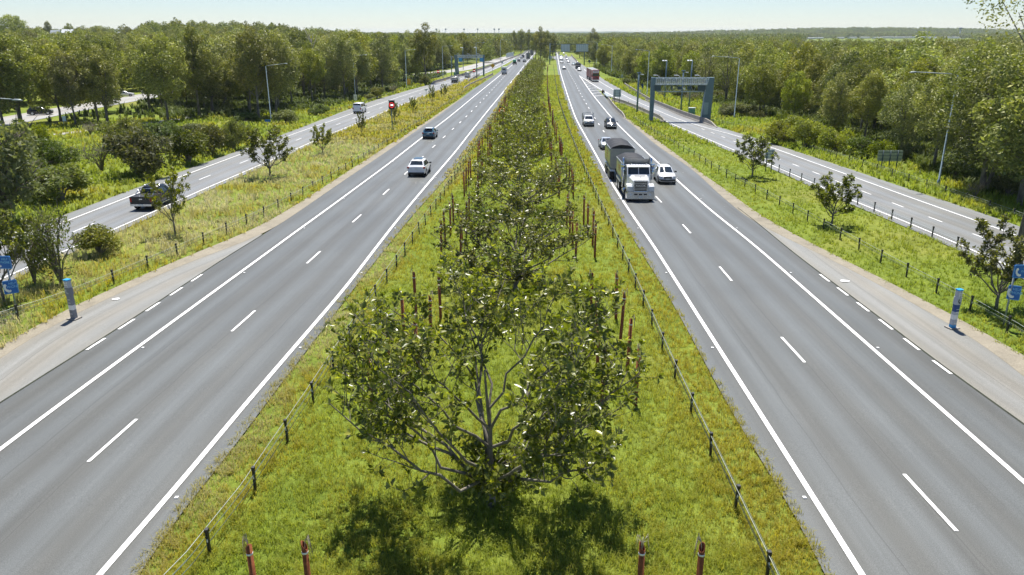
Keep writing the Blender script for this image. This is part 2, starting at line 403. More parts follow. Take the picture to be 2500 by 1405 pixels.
M_seam = simple('seam_tar', (.035, .04, .025), .8, 0, .2, .4, 2)
strip('road_seam', off(L_asph, -.05), off(L_asph, .03), 6, yb1, .037, M_seam, 'dark seam along the left bay', 1)
strip('road_seam', off(R_crack, -.03), off(R_crack, .05), 6, yb2, .037, M_seam, 'dark seam along the right bay', 1)
# side road and footpath at the far left
def ribbon(name, px, width, dz, mat, label):
    pts = [at(*p) for p in px]; V = []; Q = []
    dense = []
    for a, b in zip(pts[:-1], pts[1:]):
        k = max(2, int((b - a).length / 4))
        dense += [a.lerp(b, i / k) for i in range(k)]
    dense.append(pts[-1])
    for _ in range(6): dense = [dense[0]] + [(dense[i - 1] + dense[i] * 2 + dense[i + 1]) / 4 for i in range(1, len(dense) - 1)] + [dense[-1]]
    for i, p in enumerate(dense):
        t = (dense[min(i + 1, len(dense) - 1)] - dense[max(i - 1, 0)]); t.z = 0; t.normalize(); nrm = Vector((t.y, -t.x, 0))
        for s in (-.5, 0, .5):
            q = p + nrm * width * s; V.append((q.x, q.y, float(G(q.x, q.y)) + dz))
    n = len(dense)
    for i in range(n - 1):
        for k in range(2): Q.append((3 * i + k, 3 * i + k + 1, 3 * i + k + 4, 3 * i + k + 3))
    me = np_mesh(name, np.array(V), np.array(Q), mat); me.uv_layers.new(name='UVMap')
    o = obj(name, me); tag(o, kind='structure', label=label); return dense
side_px = [(-160, 330), (-20, 303), (110, 277), (200, 262), (330, 240), (420, 223), (700, 199), (1000, 186), (1124, 171), (1252, 137)]
side_pts = ribbon('side_road', side_px, 9.5, .02, M_side, 'pale side road behind the left trees')
path_pts = ribbon('footpath', [(130, 330), (284, 311), (405, 296), (461, 287), (560, 272), (640, 262)], 2.4, .02, M_side, 'pale footpath in the left grass')

# ------------------------------------------------------------------ painted markings
MK = MB()
def paint_line(f, y0, y1, wd=.15, dz=.042, step=1.0):
    ys = np.array(ysteps(y0, y1, step)); xs = f(ys); wv = wd * (1 + ys * .0012)
    vs = []
    for x, y, q in zip(xs, ys, wv):
        z = float(g(y)) + dz; vs += [(x - q / 2, y, z), (x + q / 2, y, z)]
    MK.add(vs, [(2 * i, 2 * i + 1, 2 * i + 3, 2 * i + 2) for i in range(len(ys) - 1)])
def dashes(f, y0, y1, period, length, phase, wd=.12, dz=.042):
    y = phase
    while y > y0: y -= period
    while y < y1:
        if y > y0: 
            a, b = y, y + length; ww = wd * (1 + y * .002)
            MK.add([(f(a) - ww / 2, a, g(a) + dz), (f(a) + ww / 2, a, g(a) + dz), (f(b) + ww / 2, b, g(b) + dz), (f(b) - ww / 2, b, g(b) + dz)], [(0, 1, 2, 3)])
        y += period
paint_line(Rl_line, 6, 900, .18); paint_line(Rr_line, 6, at(1415, 186)[1], .18)
paint_line(Ll_line, 6, 900, .18); paint_line(Lr_line, 6, 900, .18)
mid = lambda a, b, k=.5: (lambda y: a(y) * (1 - k) + b(y) * k)
dR = line([(2335, 1300), (2205, 1160), (1962, 883), (1906, 825), (1785, 687), (1757, 653), (1685, 570), (1667, 548), (1605, 487), (1544, 412), (1531, 398), (1472, 320), (1436, 262), (1418, 232), (1406, 208), (1391, 182), (1372, 140)])
ya = at(2335, 1300)[1]; yb = at(1962, 883)[1]; yc = at(1785, 687)[1]
dashes(dR, 8, 520, 12.0, 3.0, ya)
dL = line([(216, 1130), (334, 1027), (565, 810), (623, 762), (748, 645), (781, 617), (859, 545), (880, 528), (934, 477), (950, 464), (1063, 354), (1088, 332), (1126, 297), (1154, 270), (1186, 237), (1204, 217), (1220, 199), (1245, 172), (1266, 150)])
dashes(dL, 8, 520, 12.0, 3.0, at(216, 1130)[1])
paint_line(RRl_line, 20, at(1500, 237)[1] , .15, .038); paint_line(RRl_line, at(1500, 237)[1], at(1416.7, 187)[1], .2, .046)
paint_line(RRr_line, 20, at(1425, 170)[1], .15, .038)
dRR = line([(2408, 585), (2332, 556), (2265, 530.7), (2204, 506.5), (2150, 485.5), (1980, 419), (1945, 405.5), (1914, 393.5), (1787, 343.8), (1747, 328.4), (1712, 315), (1690, 306)])
dashes(dRR, 20, at(1700, 310)[1], 6.0, 2.0, at(2418.6, 588)[1], .12, .038)
yq = at(1659.5, 293.8)[1]
dashes(RRr_line, yq, yq + 22, 7, 3, yq + .1, .13, .040)
paint_line(LRr_line, 20, 560, .15, .040); paint_line(LRl_line, 20, 560, .15, .040)
dLR = mid(LRl_line, LRr_line)
dashes(dLR, 40, 330, 12.0, 3.0, at(485.5, 440)[1], .12, .038)
# gore chevrons in front of the crash cushion
gy0, gy1 = at(1470, 238)[1], at(1425, 195)[1]
for k in range(7):
    y = gy0 + 3 + k * (gy1 - gy0) / 8.2
    a, b = Rr_line(y), RRl_line(y + 2)
    pts = [(a + .15, y), (a * .5 + b * .5, y + 3.2), (b - .15, y + 2)]
    for (x0, q0), (x1, q1) in zip(pts[:-1], pts[1:]):
        MK.add([(x0, q0, g(q0) + .05), (x1, q1, g(q1) + .05), (x1, q1 + .8, g(q1 + .8) + .05), (x0, q0 + .8, g(q0 + .8) + .05)], [(0, 1, 2, 3)])
# short dashes marking the mouths of the two bays
for f, ph in ((off(L_asph, .14), at(203, 857)[1]), (off(R_crack, -.14), at(2332, 916)[1])):
    for k in range(6 if f is not None else 0):
        a = ph + k * 2.62; b = a + 1.45
        if k == 5 and ph == at(203, 857)[1]: continue
        MK.add([(f(a) - .07, a, g(a) + .046), (f(a) + .07, a, g(a) + .046), (f(b) + .07, b, g(b) + .046), (f(b) - .07, b, g(b) + .046)], [(0, 1, 2, 3)])
# raised pavement markers beside the lines
for f, d in ((Rl_line, -.28), (Rr_line, .28), (Ll_line, .28), (Lr_line, .3)):
    y = 20
    while y < 260:
        MK.box((f(y) + d, y, g(y) + .04), (.11, .11, .03)); y += 12
tag(MK.build('road_markings', M_paint, recalc=False), kind='structure', label='white painted lines, dashes and chevrons on the roads')
for o_ in [bpy.data.objects['road_markings']]:
    pass
# ------------------------------------------------------------------ foliage materials
def m_leaf(name, lo, mid_, hi, trans=.35, rough=.5, spec=.35, tcol=None, hv=.06):
    t = NT(name)
    at_ = t.n('ShaderNodeAttribute'); at_.attribute_name = 'tint'
    oi = t.n('ShaderNodeObjectInfo')
    c = t.ramp(at_.outputs['Fac'], [(0, lo), (.5, mid_), (1, hi)])
    hs = t.n('ShaderNodeHueSaturation')
    h = t.math('MULTIPLY_ADD', oi.outputs['Random'], hv); h.node.inputs[2].default_value = .505 - hv / 2
    v = t.math('MULTIPLY_ADD', t.math('FRACT', t.math('MULTIPLY', oi.outputs['Random'], 7.31)), .55); v.node.inputs[2].default_value = .74
    sa = t.math('MULTIPLY_ADD', t.math('FRACT', t.math('MULTIPLY', oi.outputs['Random'], 13.7)), .35); sa.node.inputs[2].default_value = .8
    t.l(h, hs.inputs['Hue']); t.l(v, hs.inputs['Value']); t.l(sa, hs.inputs['Saturation']); t.l(c, hs.inputs['Color'])
    p = t.principled(hs.outputs[0], rough, 0, spec)
    tr = t.n('ShaderNodeBsdfTranslucent')
    tc_ = t.mix(1, hs.outputs[0], tcol or (1.5, 1.5, .6), 'MULTIPLY'); t.l(tc_, tr.inputs['Color'])
    mx = t.n('ShaderNodeMixShader'); mx.inputs[0].default_value = trans
    t.l(p.outputs[0], mx.inputs[1]); t.l(tr.outputs[0], mx.inputs[2])
    return t.done(mx)
M_euc = m_leaf('eucalyptus_leaves', (.095, .112, .026), (.225, .23, .048), (.43, .395, .085), .24, .55, .3, (1.35, 1.5, .5), .03)
M_far = m_leaf('distant_leaves', (.095, .118, .026), (.205, .218, .044), (.35, .33, .065), .2, .6, .2, (1.35, 1.5, .5), .035)
M_fig = m_leaf('fig_leaves', (.055, .07, .009), (.145, .158, .017), (.40, .37, .05), .42, .33, .55, (1.5, 1.6, .4), .02)
M_bush = m_leaf('bush_leaves', (.055, .075, .018), (.12, .142, .027), (.22, .23, .045), .30, .55, .3)
M_ybush = m_leaf('wattle_leaves', (.13, .155, .014), (.21, .235, .02), (.30, .30, .03), .38, .55, .3, None, .025)
M_feather = m_leaf('feathery_leaves', (.08, .10, .036), (.13, .15, .055), (.19, .20, .075), .4, .6, .25)
def m_bark(name, a, b, scale=4):
    t = NT(name); tc = t.n('ShaderNodeTexCoord')
    mp = t.n('ShaderNodeMapping'); mp.inputs['Scale'].default_value = (1, 1, .3); t.l(tc.outputs['Object'], mp.inputs[0])
    nz = t.noise(scale, 5, .65, mp.outputs[0])
    return t.done(t.principled(t.ramp(nz, [(.3, a), (.7, b)]), .85, 0, .2, bump=nz, bump_s=.5, bump_d=.03))
M_bark = m_bark('bark_eucalyptus', (.055, .047, .038), (.30, .27, .225), 2.2)
M_figbark = m_bark('bark_fig', (.10, .09, .072), (.26, .235, .19), 9)
M_twig = m_bark('bark_twig', (.12, .10, .08), (.25, .22, .18), 7)

# ------------------------------------------------------------------ leaf geometry
def diamonds(C, U, Vv, L, Wd):
    """leaf cards: centre, long axis, side axis, half length, half width"""
    U = U * L[:, None]; Vv = Vv * Wd[:, None]
    V = np.stack([C + U, C + Vv, C - U, C - Vv], 1).reshape(-1, 3)
    return V, np.arange(len(C) * 4).reshape(-1, 4)
def rand_dirs(rg, n):
    v = rg.normal(size=(n, 3)); return v / np.linalg.norm(v, axis=1)[:, None]
def ortho(rg, U):
    r = rand_dirs(rg, len(U)); v = np.cross(U, r); return v / (np.linalg.norm(v, axis=1)[:, None] + 1e-9)
def clump_leaves(rg, centres, radii, per, size, droop=.5, flat=.75, aspect=.42):
    """leaf cards spread through rounded clumps, denser towards the skin"""
    Cs = []; T = []
    for c, r in zip(centres, radii):
        n = max(4, int(per * (r / np.mean(radii)) ** 2))
        d = rand_dirs(rg, n)
        rr = r * (.45 + .55 * rg.random(n) ** .5) * (1 + .12 * rg.normal(size=n))
        p = d * rr[:, None]; p[:, 2] *= flat
        Cs.append(np.array(c) + p)
        T.append(np.clip(rg.normal(.5, .2, n) + rg.normal(0, .12), 0, 1))
    C = np.concatenate(Cs); T = np.concatenate(T); n = len(C)
    U = rand_dirs(rg, n); U[:, 2] = U[:, 2] * (1 - droop) - droop * .8; U /= np.linalg.norm(U, axis=1)[:, None]
    L = size * (.6 + .8 * rg.random(n))
    V, Q = diamonds(C, U, ortho(rg, U), L, L * aspect)
    return V, Q, T
def euc_mesh(seed, H, Wc, base=.36, ncl=30, per=150, size=.24, lean=.05, stems=1, top=1.0, mat=None):
    rg = np.random.default_rng(seed); b = MB()
    cl = []; rad = []
    tries = 0
    while len(cl) < ncl and tries < 4000:
        tries += 1
        z = base + (1 - base) * rg.random() ** .85
        t = (z - base) / (1 - base)
        env = Wc / 2 * (math.sin(PI * min(1, .16 + .80 * t)) ** .7) * (1 if t < .75 else top)
        a = rg.random() * 2 * PI; r = env * rg.random() ** .5
        p = np.array([r * math.cos(a), r * math.sin(a), z * H])
        rr = (.10 + .075 * rg.random()) * Wc * (1.15 - .35 * t) + .25
        if all(np.linalg.norm((p - q) * (1, 1, .9)) > .74 * (rr + r2) for q, r2 in zip(cl, rad)):
            cl.append(p); rad.append(rr)
    st = []
    for s in range(stems):
        a = rg.random() * 2 * PI; dx, dy = math.cos(a) * lean * H * (1 + s), math.sin(a) * lean * H * (1 + s)
        ex = (s - (stems - 1) / 2) * .9
        pts = [Vector((ex * .25 + (dx + ex) * (k / 6) ** 1.4, dy * (k / 6) ** 1.4 + .12 * math.sin(k * 2 + s), H * .86 * k / 6 - (.4 if k == 0 else 0))) for k in range(7)]
        r0 = .012 * H + .05
        b.tube(pts, [r0 * (1.25 - .2 * k) if k < 1 else r0 * (1.05 - .14 * k) for k in range(7)], 7); st.append((pts, r0))
    for p, r in zip(cl, rad):
        pts, r0 = min(st, key=lambda q: (q[0][4] - Vector(p)).length)
        zt = max(.25 * H, p[2] - .16 * H - .55 * math.hypot(p[0], p[1])); k = min(5.9, max(0, zt / (H * .86) * 6)); i = int(k)
        a = pts[i].lerp(pts[i + 1], k - i); e = Vector(p)
        m = a.lerp(e, .5) + Vector((0, 0, -.06 * (e - a).length))
        rr = max(.022, r0 * .36 * (1 - .5 * p[2] / H))
        b.tube([a, m, e], [rr, rr * .7, rr * .3], 5, caps=False)
    V, Q, T = clump_leaves(rg, cl, rad, per, size, .55, 1.02)
    zc = V[:, 2].reshape(-1, 4).mean(1)
    me = np_mesh('crown', V, Q, mat or M_euc, tint=T)
    o = b.build('trunk', M_bark, recalc=False); tm = o.data; bpy.data.objects.remove(o)
    return tm, me, H
def bush_mesh(seed, H, Wc, ncl=16, per=170, size=.11, mat=None, bare=0, droop=.2):
    rg = np.random.default_rng(seed); b = MB(); cl = []; rad = []
    for k in range(ncl):
        a = rg.random() * 2 * PI; r = Wc / 2 * .72 * rg.random() ** .5
        z = H * (.22 + .52 * rg.random()) * (1 - .35 * (r / (Wc / 2)) ** 2)
        cl.append(np.array([r * math.cos(a), r * math.sin(a), z])); rad.append(min(Wc, H) * (.16 + .11 * rg.random()))
    for p in cl:
        m = Vector((p[0] * .35, p[1] * .35, p[2] * .6)); b.tube([(0, 0, -.1), m, p], [.02 * H, .014 * H, .006 * H], 4, caps=False)
        for q in range(4 + bare * 6):
            d = rand_dirs(rg, 1)[0]; d[2] = abs(d[2]); e = np.array(p) + d * (.28 * H if not bare else .42 * H)
            b.tube([p, e], [.006 * H, .002 * H], 3, caps=False)
    V, Q, T = clump_leaves(rg, cl, rad, per, size, droop, .85)
    me = np_mesh('foliage', V, Q, mat or M_bush, tint=T)
    o = b.build('stem', M_twig, recalc=False); tm = o.data; bpy.data.objects.remove(o)
    return tm, me, H

# ------------------------------------------------------------------ fig trees
def fig_mesh(seed, H, Rw, limbs=11, subs=7, twigs=5, nleaf=9, leaf=.15, trunk=.55, r0=.17, low=.16, el0=20, u0=.42, skirt=0):
    rg = np.random.default_rng(seed); b = MB(); ends = []
    def curve(a, d, L, n, bend, up):
        pts = [Vector(a)]; d = Vector(d).normalized()
        for k in range(n):
            d = (d + Vector((rg.normal() * bend, rg.normal() * bend, rg.normal() * bend + up))).normalized()
            pts.append(pts[-1] + d * L / n)
        return pts
    base = Vector((0, 0, trunk))
    b.tube([(0, 0, -.3), (0, 0, .1), (.02, .01, trunk * .6), base], [r0 * 1.5, r0 * 1.2, r0, r0 * .95], 9)
    lead = curve(base, (.02, .0, 1), H * .62 - trunk, 6, .05, .02)
    b.tube(lead, [r0 * .85 * (1 - .12 * k) for k in range(7)], 8, caps=False)
    starts = []
    for i in range(limbs):
        k = i / max(1, limbs - 1)
        az = i * 2.399 + rg.normal() * .25
        el = R(el0 + (76 - el0) * k ** 1.05) + rg.normal() * .06
        if i < limbs * .6: s = base + Vector((0, 0, -.15 + .25 * rg.random()))
        else: s = lead[min(4, 1 + int((k - .55) * 7))]
        tx = Rw * math.cos(el * .55) * (.86 + .2 * rg.random()); tz = low * H + (H - low * H) * (math.sin(el) ** .9) * (.84 + .16 * rg.random())
        tgt = Vector((math.cos(az) * tx * (1 - .30 * k ** 3), math.sin(az) * tx * (1 - .30 * k ** 3), tz))
        L = (tgt - s).length; d = (tgt - s).normalized(); n = 7
        side = Vector((-math.sin(az), math.cos(az), 0)); wob = rg.normal() * .10 * L
        pts = []
        for q in range(n + 1):
            u = q / n
            p = s.lerp(tgt, u) + Vector((0, 0, -.05 * L * math.sin(PI * u) * (1 - k))) + side * wob * math.sin(PI * u) + Vector(rg.normal(size=3)) * .035 * L * (0 < q < n) * .5
            pts.append(p)
        r = r0 * (.52 - .12 * k) * (L / Rw) ** .5
        rs = [r * (1 - .78 * q / n) for q in range(n + 1)]
        b.tube(pts, rs, 7, caps=False); ends.append((pts[-1], (pts[-1] - pts[-2]).normalized()))
        for j in range(subs):
            u = u0 + (.985 - u0) * (j + .5 * rg.random()) / subs; q = min(n - 1, int(u * n)); a = pts[q].lerp(pts[q + 1], u * n - q)
            dd = (pts[q + 1] - pts[q]).normalized(); rnd_ = Vector(rand_dirs(rg, 1)[0]); sd = (rnd_ - dd * rnd_.dot(dd)).normalized()
            d2 = (dd * .55 + sd * .85 + Vector((0, 0, .38))).normalized()
            L2 = Rw * (.17 + .17 * rg.random()) * (1.15 - .45 * u)
            p2 = curve(a, d2, L2, 4, .14, .10); r2 = rs[q] * .55
            b.tube(p2, [max(.008, r2 * (1 - .75 * w / 4)) for w in range(5)], 5, caps=False)
            ends.append((p2[-1], (p2[-1] - p2[-2]).normalized()))
            for w in range(twigs):
                u2 = .3 + .65 * (w + rg.random() * .6) / twigs; q2 = min(3, int(u2 * 4)); a2 = p2[q2].lerp(p2[q2 + 1], u2 * 4 - q2)
                rnd_ = Vector(rand_dirs(rg, 1)[0]); d3 = ((p2[q2 + 1] - p2[q2]).normalized() * .5 + rnd_ * .8 + Vector((0, 0, .35))).normalized()
                p3 = curve(a2, d3, Rw * (.07 + .08 * rg.random()), 3, .15, .12)
                b.tube(p3, [.010, .008, .006, .005], 3, caps=False)
                ends.append((p3[-1], (p3[-1] - p3[-2]).normalized()))
                if rg.random() < .35: ends.append((p3[2] + Vector(rg.normal(size=3)) * .05, Vector(rand_dirs(rg, 1)[0])))
    for q in range(skirt):
        az = rg.random() * 2 * PI; z = .45 + 1.0 * rg.random(); L = Rw * (.10 + .22 * rg.random())
        p4 = curve((.1 * math.cos(az), .1 * math.sin(az), z), (math.cos(az), math.sin(az), .35), L, 4, .18, .05)
        b.tube(p4, [.018, .014, .010, .008, .005], 4, caps=False)
        for w_ in (2, 3, 4):
            ends.append((p4[w_], (p4[w_] - p4[w_ - 1]).normalized())); ends.append((p4[w_] + Vector(rg.normal(size=3)) * .14, Vector(rand_dirs(rg, 1)[0])))
    V = []; T = []
    E = np.array([e[0][:] for e in ends]); D = np.array([e[1][:] for e in ends])
    N = len(E)
    cen = np.repeat(E, nleaf, 0); ax = np.repeat(D, nleaf, 0); n = len(cen)
    rdir = rand_dirs(rg, n); rdir -= ax * (rdir * ax).sum(1)[:, None]; rdir /= np.linalg.norm(rdir, axis=1)[:, None]
    ang = R(25) + R(75) * rg.random(n)
    U = ax * np.cos(ang)[:, None] + rdir * np.sin(ang)[:, None] + np.array([0, 0, .12]); U /= np.linalg.norm(U, axis=1)[:, None]
    S = np.cross(U, ax); S /= np.linalg.norm(S, axis=1)[:, None] + 1e-9
    Nn = np.cross(S, U)
    L = leaf * (.65 + .6 * rg.random(n)); Wd = L * (.23 + .06 * rg.random(n))
    cen = cen + U * .02 - ax * (.10 * rg.random(n))[:, None]
    a0 = cen; m_ = cen + U * (L * .5)[:, None]; tip = cen + U * L[:, None] - Nn * (L * .10 * rg.random(n))[:, None]
    fold = Nn * (Wd * .35)[:, None]
    lf = m_ + S * Wd[:, None] + fold; rt = m_ - S * Wd[:, None] + fold
    V = np.stack([a0, lf, tip, rt], 1).reshape(-1, 3)
    i = np.arange(n) * 4
    Q = np.concatenate([np.stack([i, i + 1, i + 2], 1), np.stack([i, i + 2, i + 3], 1)])
    T = np.clip(rg.normal(.45, .22, n), 0, 1); T[rg.random(n) < .012] = 1.0
    me = np_mesh('crown', V, Q, M_fig, tint=np.concatenate([T, T]))
    o = b.build('trunk', M_figbark, recalc=False); tm = o.data; bpy.data.objects.remove(o)
    return tm, me, H
def plant(name, meshes, loc, s=1.0, rz=0, label=None, cat='tree', group=None, parts=('trunk', 'crown'), sz=None):
    e = empty(name, loc, rz, label, cat, group)
    e.scale = (s, s, sz or s)
    obj(parts[0], meshes[0], e); obj(parts[1], meshes[1], e)
    return e
ORD = ['first', 'second', 'third', 'fourth', 'fifth', 'sixth', 'seventh', 'eighth', 'ninth', 'tenth', 'eleventh', 'twelfth', 'thirteenth', 'fourteenth', 'fifteenth', 'sixteenth', 'seventeenth', 'eighteenth', 'nineteenth', 'twentieth', 'twenty-first', 'twenty-second', 'twenty-third', 'twenty-fourth']
FIG0 = fig_mesh(11, 7.0, 5.1, 22, 10, 5, 7, .20, .7, .115, .24, 20, .45, 40)
FIGS = [fig_mesh(s, 6.0, 4.5, 18, 9, 5, 7, .19, .7, .13, .16, 18, .36, 26) for s in (21, 22, 23)]
fb = at(1200, 1232)
plant('fig_tree', FIG0, (fb.x, fb.y, fb.z), 1, .4, 'broad open fig tree nearest the camera, standing alone in the grass median', 'tree', 'fig trees along the median')
for k in range(1, 22):
    D = fb.y + 21.3 * k if k < 4 else fb.y + 21.3 * 3 + (k - 3) * 17
    x = float(med_c(D)) + rnd.uniform(-.3, .3)
    s = {1: 1.10, 2: 1.15, 3: 1.05}.get(k, .88 + .2 * rnd.random())
    plant('fig_tree', FIGS[k % 3], (x, D, float(g(D))), s, rnd.random() * 6.28, f'{ORD[k]} fig tree in the median row counted from the camera' + (', behind the big nearest fig' if k == 1 else ''), 'tree', 'fig trees along the median', sz={1: .86, 2: .80}.get(k, .84 + .14 * rnd.random()))
# young figs on the two verges: base px, top px, width px, label
SFIG = [fig_mesh(s, 4.2, 1.8, 14, 8, 4, 8, .15, .7, .06, .18) for s in (31, 32, 33)]
OFIG = fig_mesh(36, 4.2, 2.2, 10, 6, 4, 8, .16, .9, .07, .28)
for px, py, ptop, wpx, lab, pr in [
    (660, 432, 300, 130, 'dense young fig on the left verge beside the slip road, largest of its row', 0),
    (788, 377, 300, 62, 'young dark fig on the left verge, next beyond the largest one', 1),
    (884, 333, 272, 26, 'thin leaning young fig on the left verge below the white van', 2),
    (963, 302, 245, 32, 'young fig right behind the post of the lit hundred speed sign', 0),
    (1009, 279, 235, 22, 'small young fig on the left verge just right of the hundred sign', 1),
    (1055, 257, 205, 18, 'forked slim young fig on the left verge before the small white sign', 2),
    (1084, 240, 203, 22, 'round topped young fig on the left verge, farthest of its row', 0),
    (428, 574, 408, 122, 'sparse young fig in front of the black pickup', 3),
    (1836, 433, 322, 112, 'vase shaped young fig on the right verge hiding a sign back', 0),
    (2030, 548, 417, 132, 'rounded young fig on the right verge between the two wire fences', 1),
    (2432, 752, 530, 215, 'bushy fig behind the right help phone pillar', 2),
    (10, 735, 480, 210, 'large leafed fig at the left frame edge behind the help phone signs', 1)]:
    p = at(px, py); top = at_y(px, ptop, p.y); h = top.z - p.z; wm = wpx / F * (p.y * cP + (CH - p.z) * sP)
    ms = (SFIG + [OFIG])[pr]
    s = wm / (2 * (1.9 if pr < 3 else 2.3))
    plant('fig_tree', ms, p, s, rnd.random() * 6, lab, 'tree', 'young figs on the verges', sz=h / 4.3)

# ------------------------------------------------------------------ eucalyptus woods
EUC = [euc_mesh(41, 16, 7.2, .36, 28, 420, .19, .03), euc_mesh(42, 15, 9.0, .32, 32, 430, .20, .05), euc_mesh(43, 17, 6.2, .38, 24, 420, .19, .02),
       euc_mesh(44, 13, 8.6, .28, 30, 420, .20, .05, 2), euc_mesh(45, 15, 7.2, .28, 28, 340, .19, .06, 2), euc_mesh(46, 12, 8.0, .22, 26, 420, .19, .04),
       euc_mesh(47, 18, 8.2, .42, 24, 430, .20, .04, 1, .8), euc_mesh(48, 14, 9.6, .26, 34, 340, .19, .06, 3), euc_mesh(49, 15, 8.5, .32, 30, 110, .18, .06, 2)]
EH = [16, 15, 17, 13, 15, 12, 18, 14, 15]
KIND = ['upright', 'broad', 'slender', 'low spreading', 'twin stemmed', 'bushy', 'high crowned', 'many stemmed', 'thin crowned']
left_front = line([(-200, 312), (-50, 303), (130, 298), (300, 292), (450, 296), (620, 288), (700, 272), (800, 260), (900, 236), (1000, 206), (1050, 191), (1110, 169), (1190, 150), (1248, 131)], smooth=2)
right_front = line([(2620, 540), (2500, 500), (2420, 470), (2290, 420), (2150, 352), (1900, 290), (1760, 258), (1640, 229), (1540, 202), (1490, 183), (1450, 163), (1400, 137)], smooth=2)
def side_dist(x, y):
    return min(math.hypot(x - p.x, y - p.y) for p in side_pts)
LAND = [('the left speed camera gantry', 1147, 150), ('the lit hundred speed sign', 956, 260), ('the white van on the slip road', 877, 262), ('the black pickup', 355, 480),
        ('the side road cars', 330, 225), ('the black side road car', 100, 265), ('the dark round bushes', 350, 345), ('the first left street light', 660, 200), ('the second left street light', 866, 180),
        ('the third left street light', 991, 150), ('the white ramp truck', 1110, 190), ('the motorhome', 1230, 170), ('the right gantry', 1660, 230), ('the overhead sign gantry', 1390, 118), ('the red truck', 1447, 180),
        ('the near right street light', 2310, 300), ('the second right street light', 1800, 200), ('the third right street light', 1582, 170), ('the large sign back', 2175, 380), ('the yellow green bushes', 1990, 320),
        ('the far right fig', 2430, 560), ('the green cabinet', 1688, 270), ('the water tower', 2345, 72), ('the white sheds', 2150, 95), ('the left hill houses', 230, 72), ('the hundred sign verge', 1050, 110)]
placed = []; cand = []
rr = random.Random(5)
def ok(x, y, dmin):
    return all((x - a) ** 2 + (y - b) ** 2 > dmin * dmin for a, b in placed)
# hand-placed trees: base px, top y px, proto, label
HAND = [(1040, 203, 64, 6, 'tallest lone eucalyptus above the left wood, before the speed camera gantry'),
        (365, 272, 98, 4, 'pale forked eucalyptus in the gap beside the side road cars'),
        (410, 296, 88, 1, 'large broad eucalyptus just right of the side road cars'),
        (240, 300, 108, 6, 'tall eucalyptus with thick dark trunk left of the side road cars'),
        (185, 306, 130, 0, 'upright eucalyptus in front of the black side road car'),
        (262, 302, 120, 4, 'twin stemmed eucalyptus leaning by the side road verge'),
        (632, 292, 75, 0, 'full crowned eucalyptus just left of the first left street light'),
        (676, 285, 80, 1, 'broad eucalyptus just right of the first left street light'),
        (2400, 470, 128, 7, 'big gum with thick dark trunk at the right edge beyond the slip road'),
        (2275, 415, 165, 4, 'pale limbed gum just left of the near right street light'),
        (2200, 385, 205, 7, 'grey spreading gum behind the large sign back'),
        (2490, 500, 100, 3, 'gum at the right frame edge behind the far right fig'),
        (2350, 430, 110, 0, 'tall gum right behind the near right street light'),
        (2110, 350, 178, 0, 'dense upright gum behind the yellow green bushes'),
        (2030, 345, 188, 4, 'gum with bare pale trunk left of the dense upright one'),
        (1852, 285, 160, 1, 'rounded bright gum right of the second right street light'),
        (1880, 270, 170, 5, 'bushy gum behind the vase shaped young fig'),
        (1448, 150, 74, 6, 'tall gum standing right of the overhead sign gantry'),
        (1320, 150, 70, 6, 'tall dark gum at the far end of the median, tallest of its clump'), (1336, 147, 78, 0, 'dark gum at the far end of the median, right of the tallest'),
        (1350, 146, 84, 2, 'slim gum at the far end of the median nearest the sign gantry'), (1308, 146, 80, 0, 'dark gum at the far end of the median, left of the tallest'),
        (1290, 132, 76, 6, 'tall gum beyond the far box truck'), (1272, 131, 74, 0, 'dark tall gum left of the far box truck'), (1255, 131, 78, 2, 'slender gum by the end of the left noise wall'),
        (52, 305, 96, 3, 'gum left of the black side road car, in front of the side road'), (8, 307, 84, 1, 'broad gum at the left frame edge in front of the side road'), (148, 297, 112, 5, 'bushy gum right of the black side road car'),
        (22, 258, 92, 3, 'gum behind the side road at the left frame edge'), (72, 252, 96, 1, 'broad gum behind the black side road car'), (122, 248, 100, 5, 'bushy gum behind the side road, right of the black car'), (172, 244, 106, 3, 'low spreading gum behind the side road left of the twin stemmed one'), (216, 240, 108, 1, 'broad gum behind the side road in line with the twin stemmed one'),
        (1415, 142, 90, 5, 'gum showing between the two overhead sign panels')]
for px, py, pt, pr, lab in HAND:
    p = at(px, py); h = at_y(px, pt, p.y).z - p.z; s = h / EH[pr]
    plant('eucalyptus_tree', EUC[pr], p, s, rr.random() * 6.28, lab, 'tree', 'eucalyptus trees beside the motorway', sz=s)
    placed.append((p.x, p.y))
def grow(side, n, maxdepth, y0, y1, dmin):
    got = []
    for _ in range(60000):
        if len(got) >= n: break
        u = rr.random(); y = y0 * (y1 / y0) ** u
        dep = maxdepth * rr.random() ** 1.3 + rr.random() * 2
        x = (float(left_front(y)) - dep) if side < 0 else (float(right_front(y)) + dep)
        px, py = proj(x, y, float(G(x, y)) + 12)
        if not (-120 < px < PW + 120): continue
        if side < 0 and side_dist(x, y) < 9: continue
        bx = proj(x, y, float(G(x, y)))[0]
        if side < 0 and y < 215 and (285 < bx < 388 or 78 < bx < 128): continue
        if not ok(x, y, dmin * (.8 + .5 * rr.random())): continue
        placed.append((x, y)); got.append((x, y, dep))
    return got
NEAR = [(-1, q) for q in grow(-1, 118, 62, 120, 470, 6.0)] + [(1, q) for q in grow(1, 128, 62, 78, 470, 6.0)]
SEEN = {}
rows = []
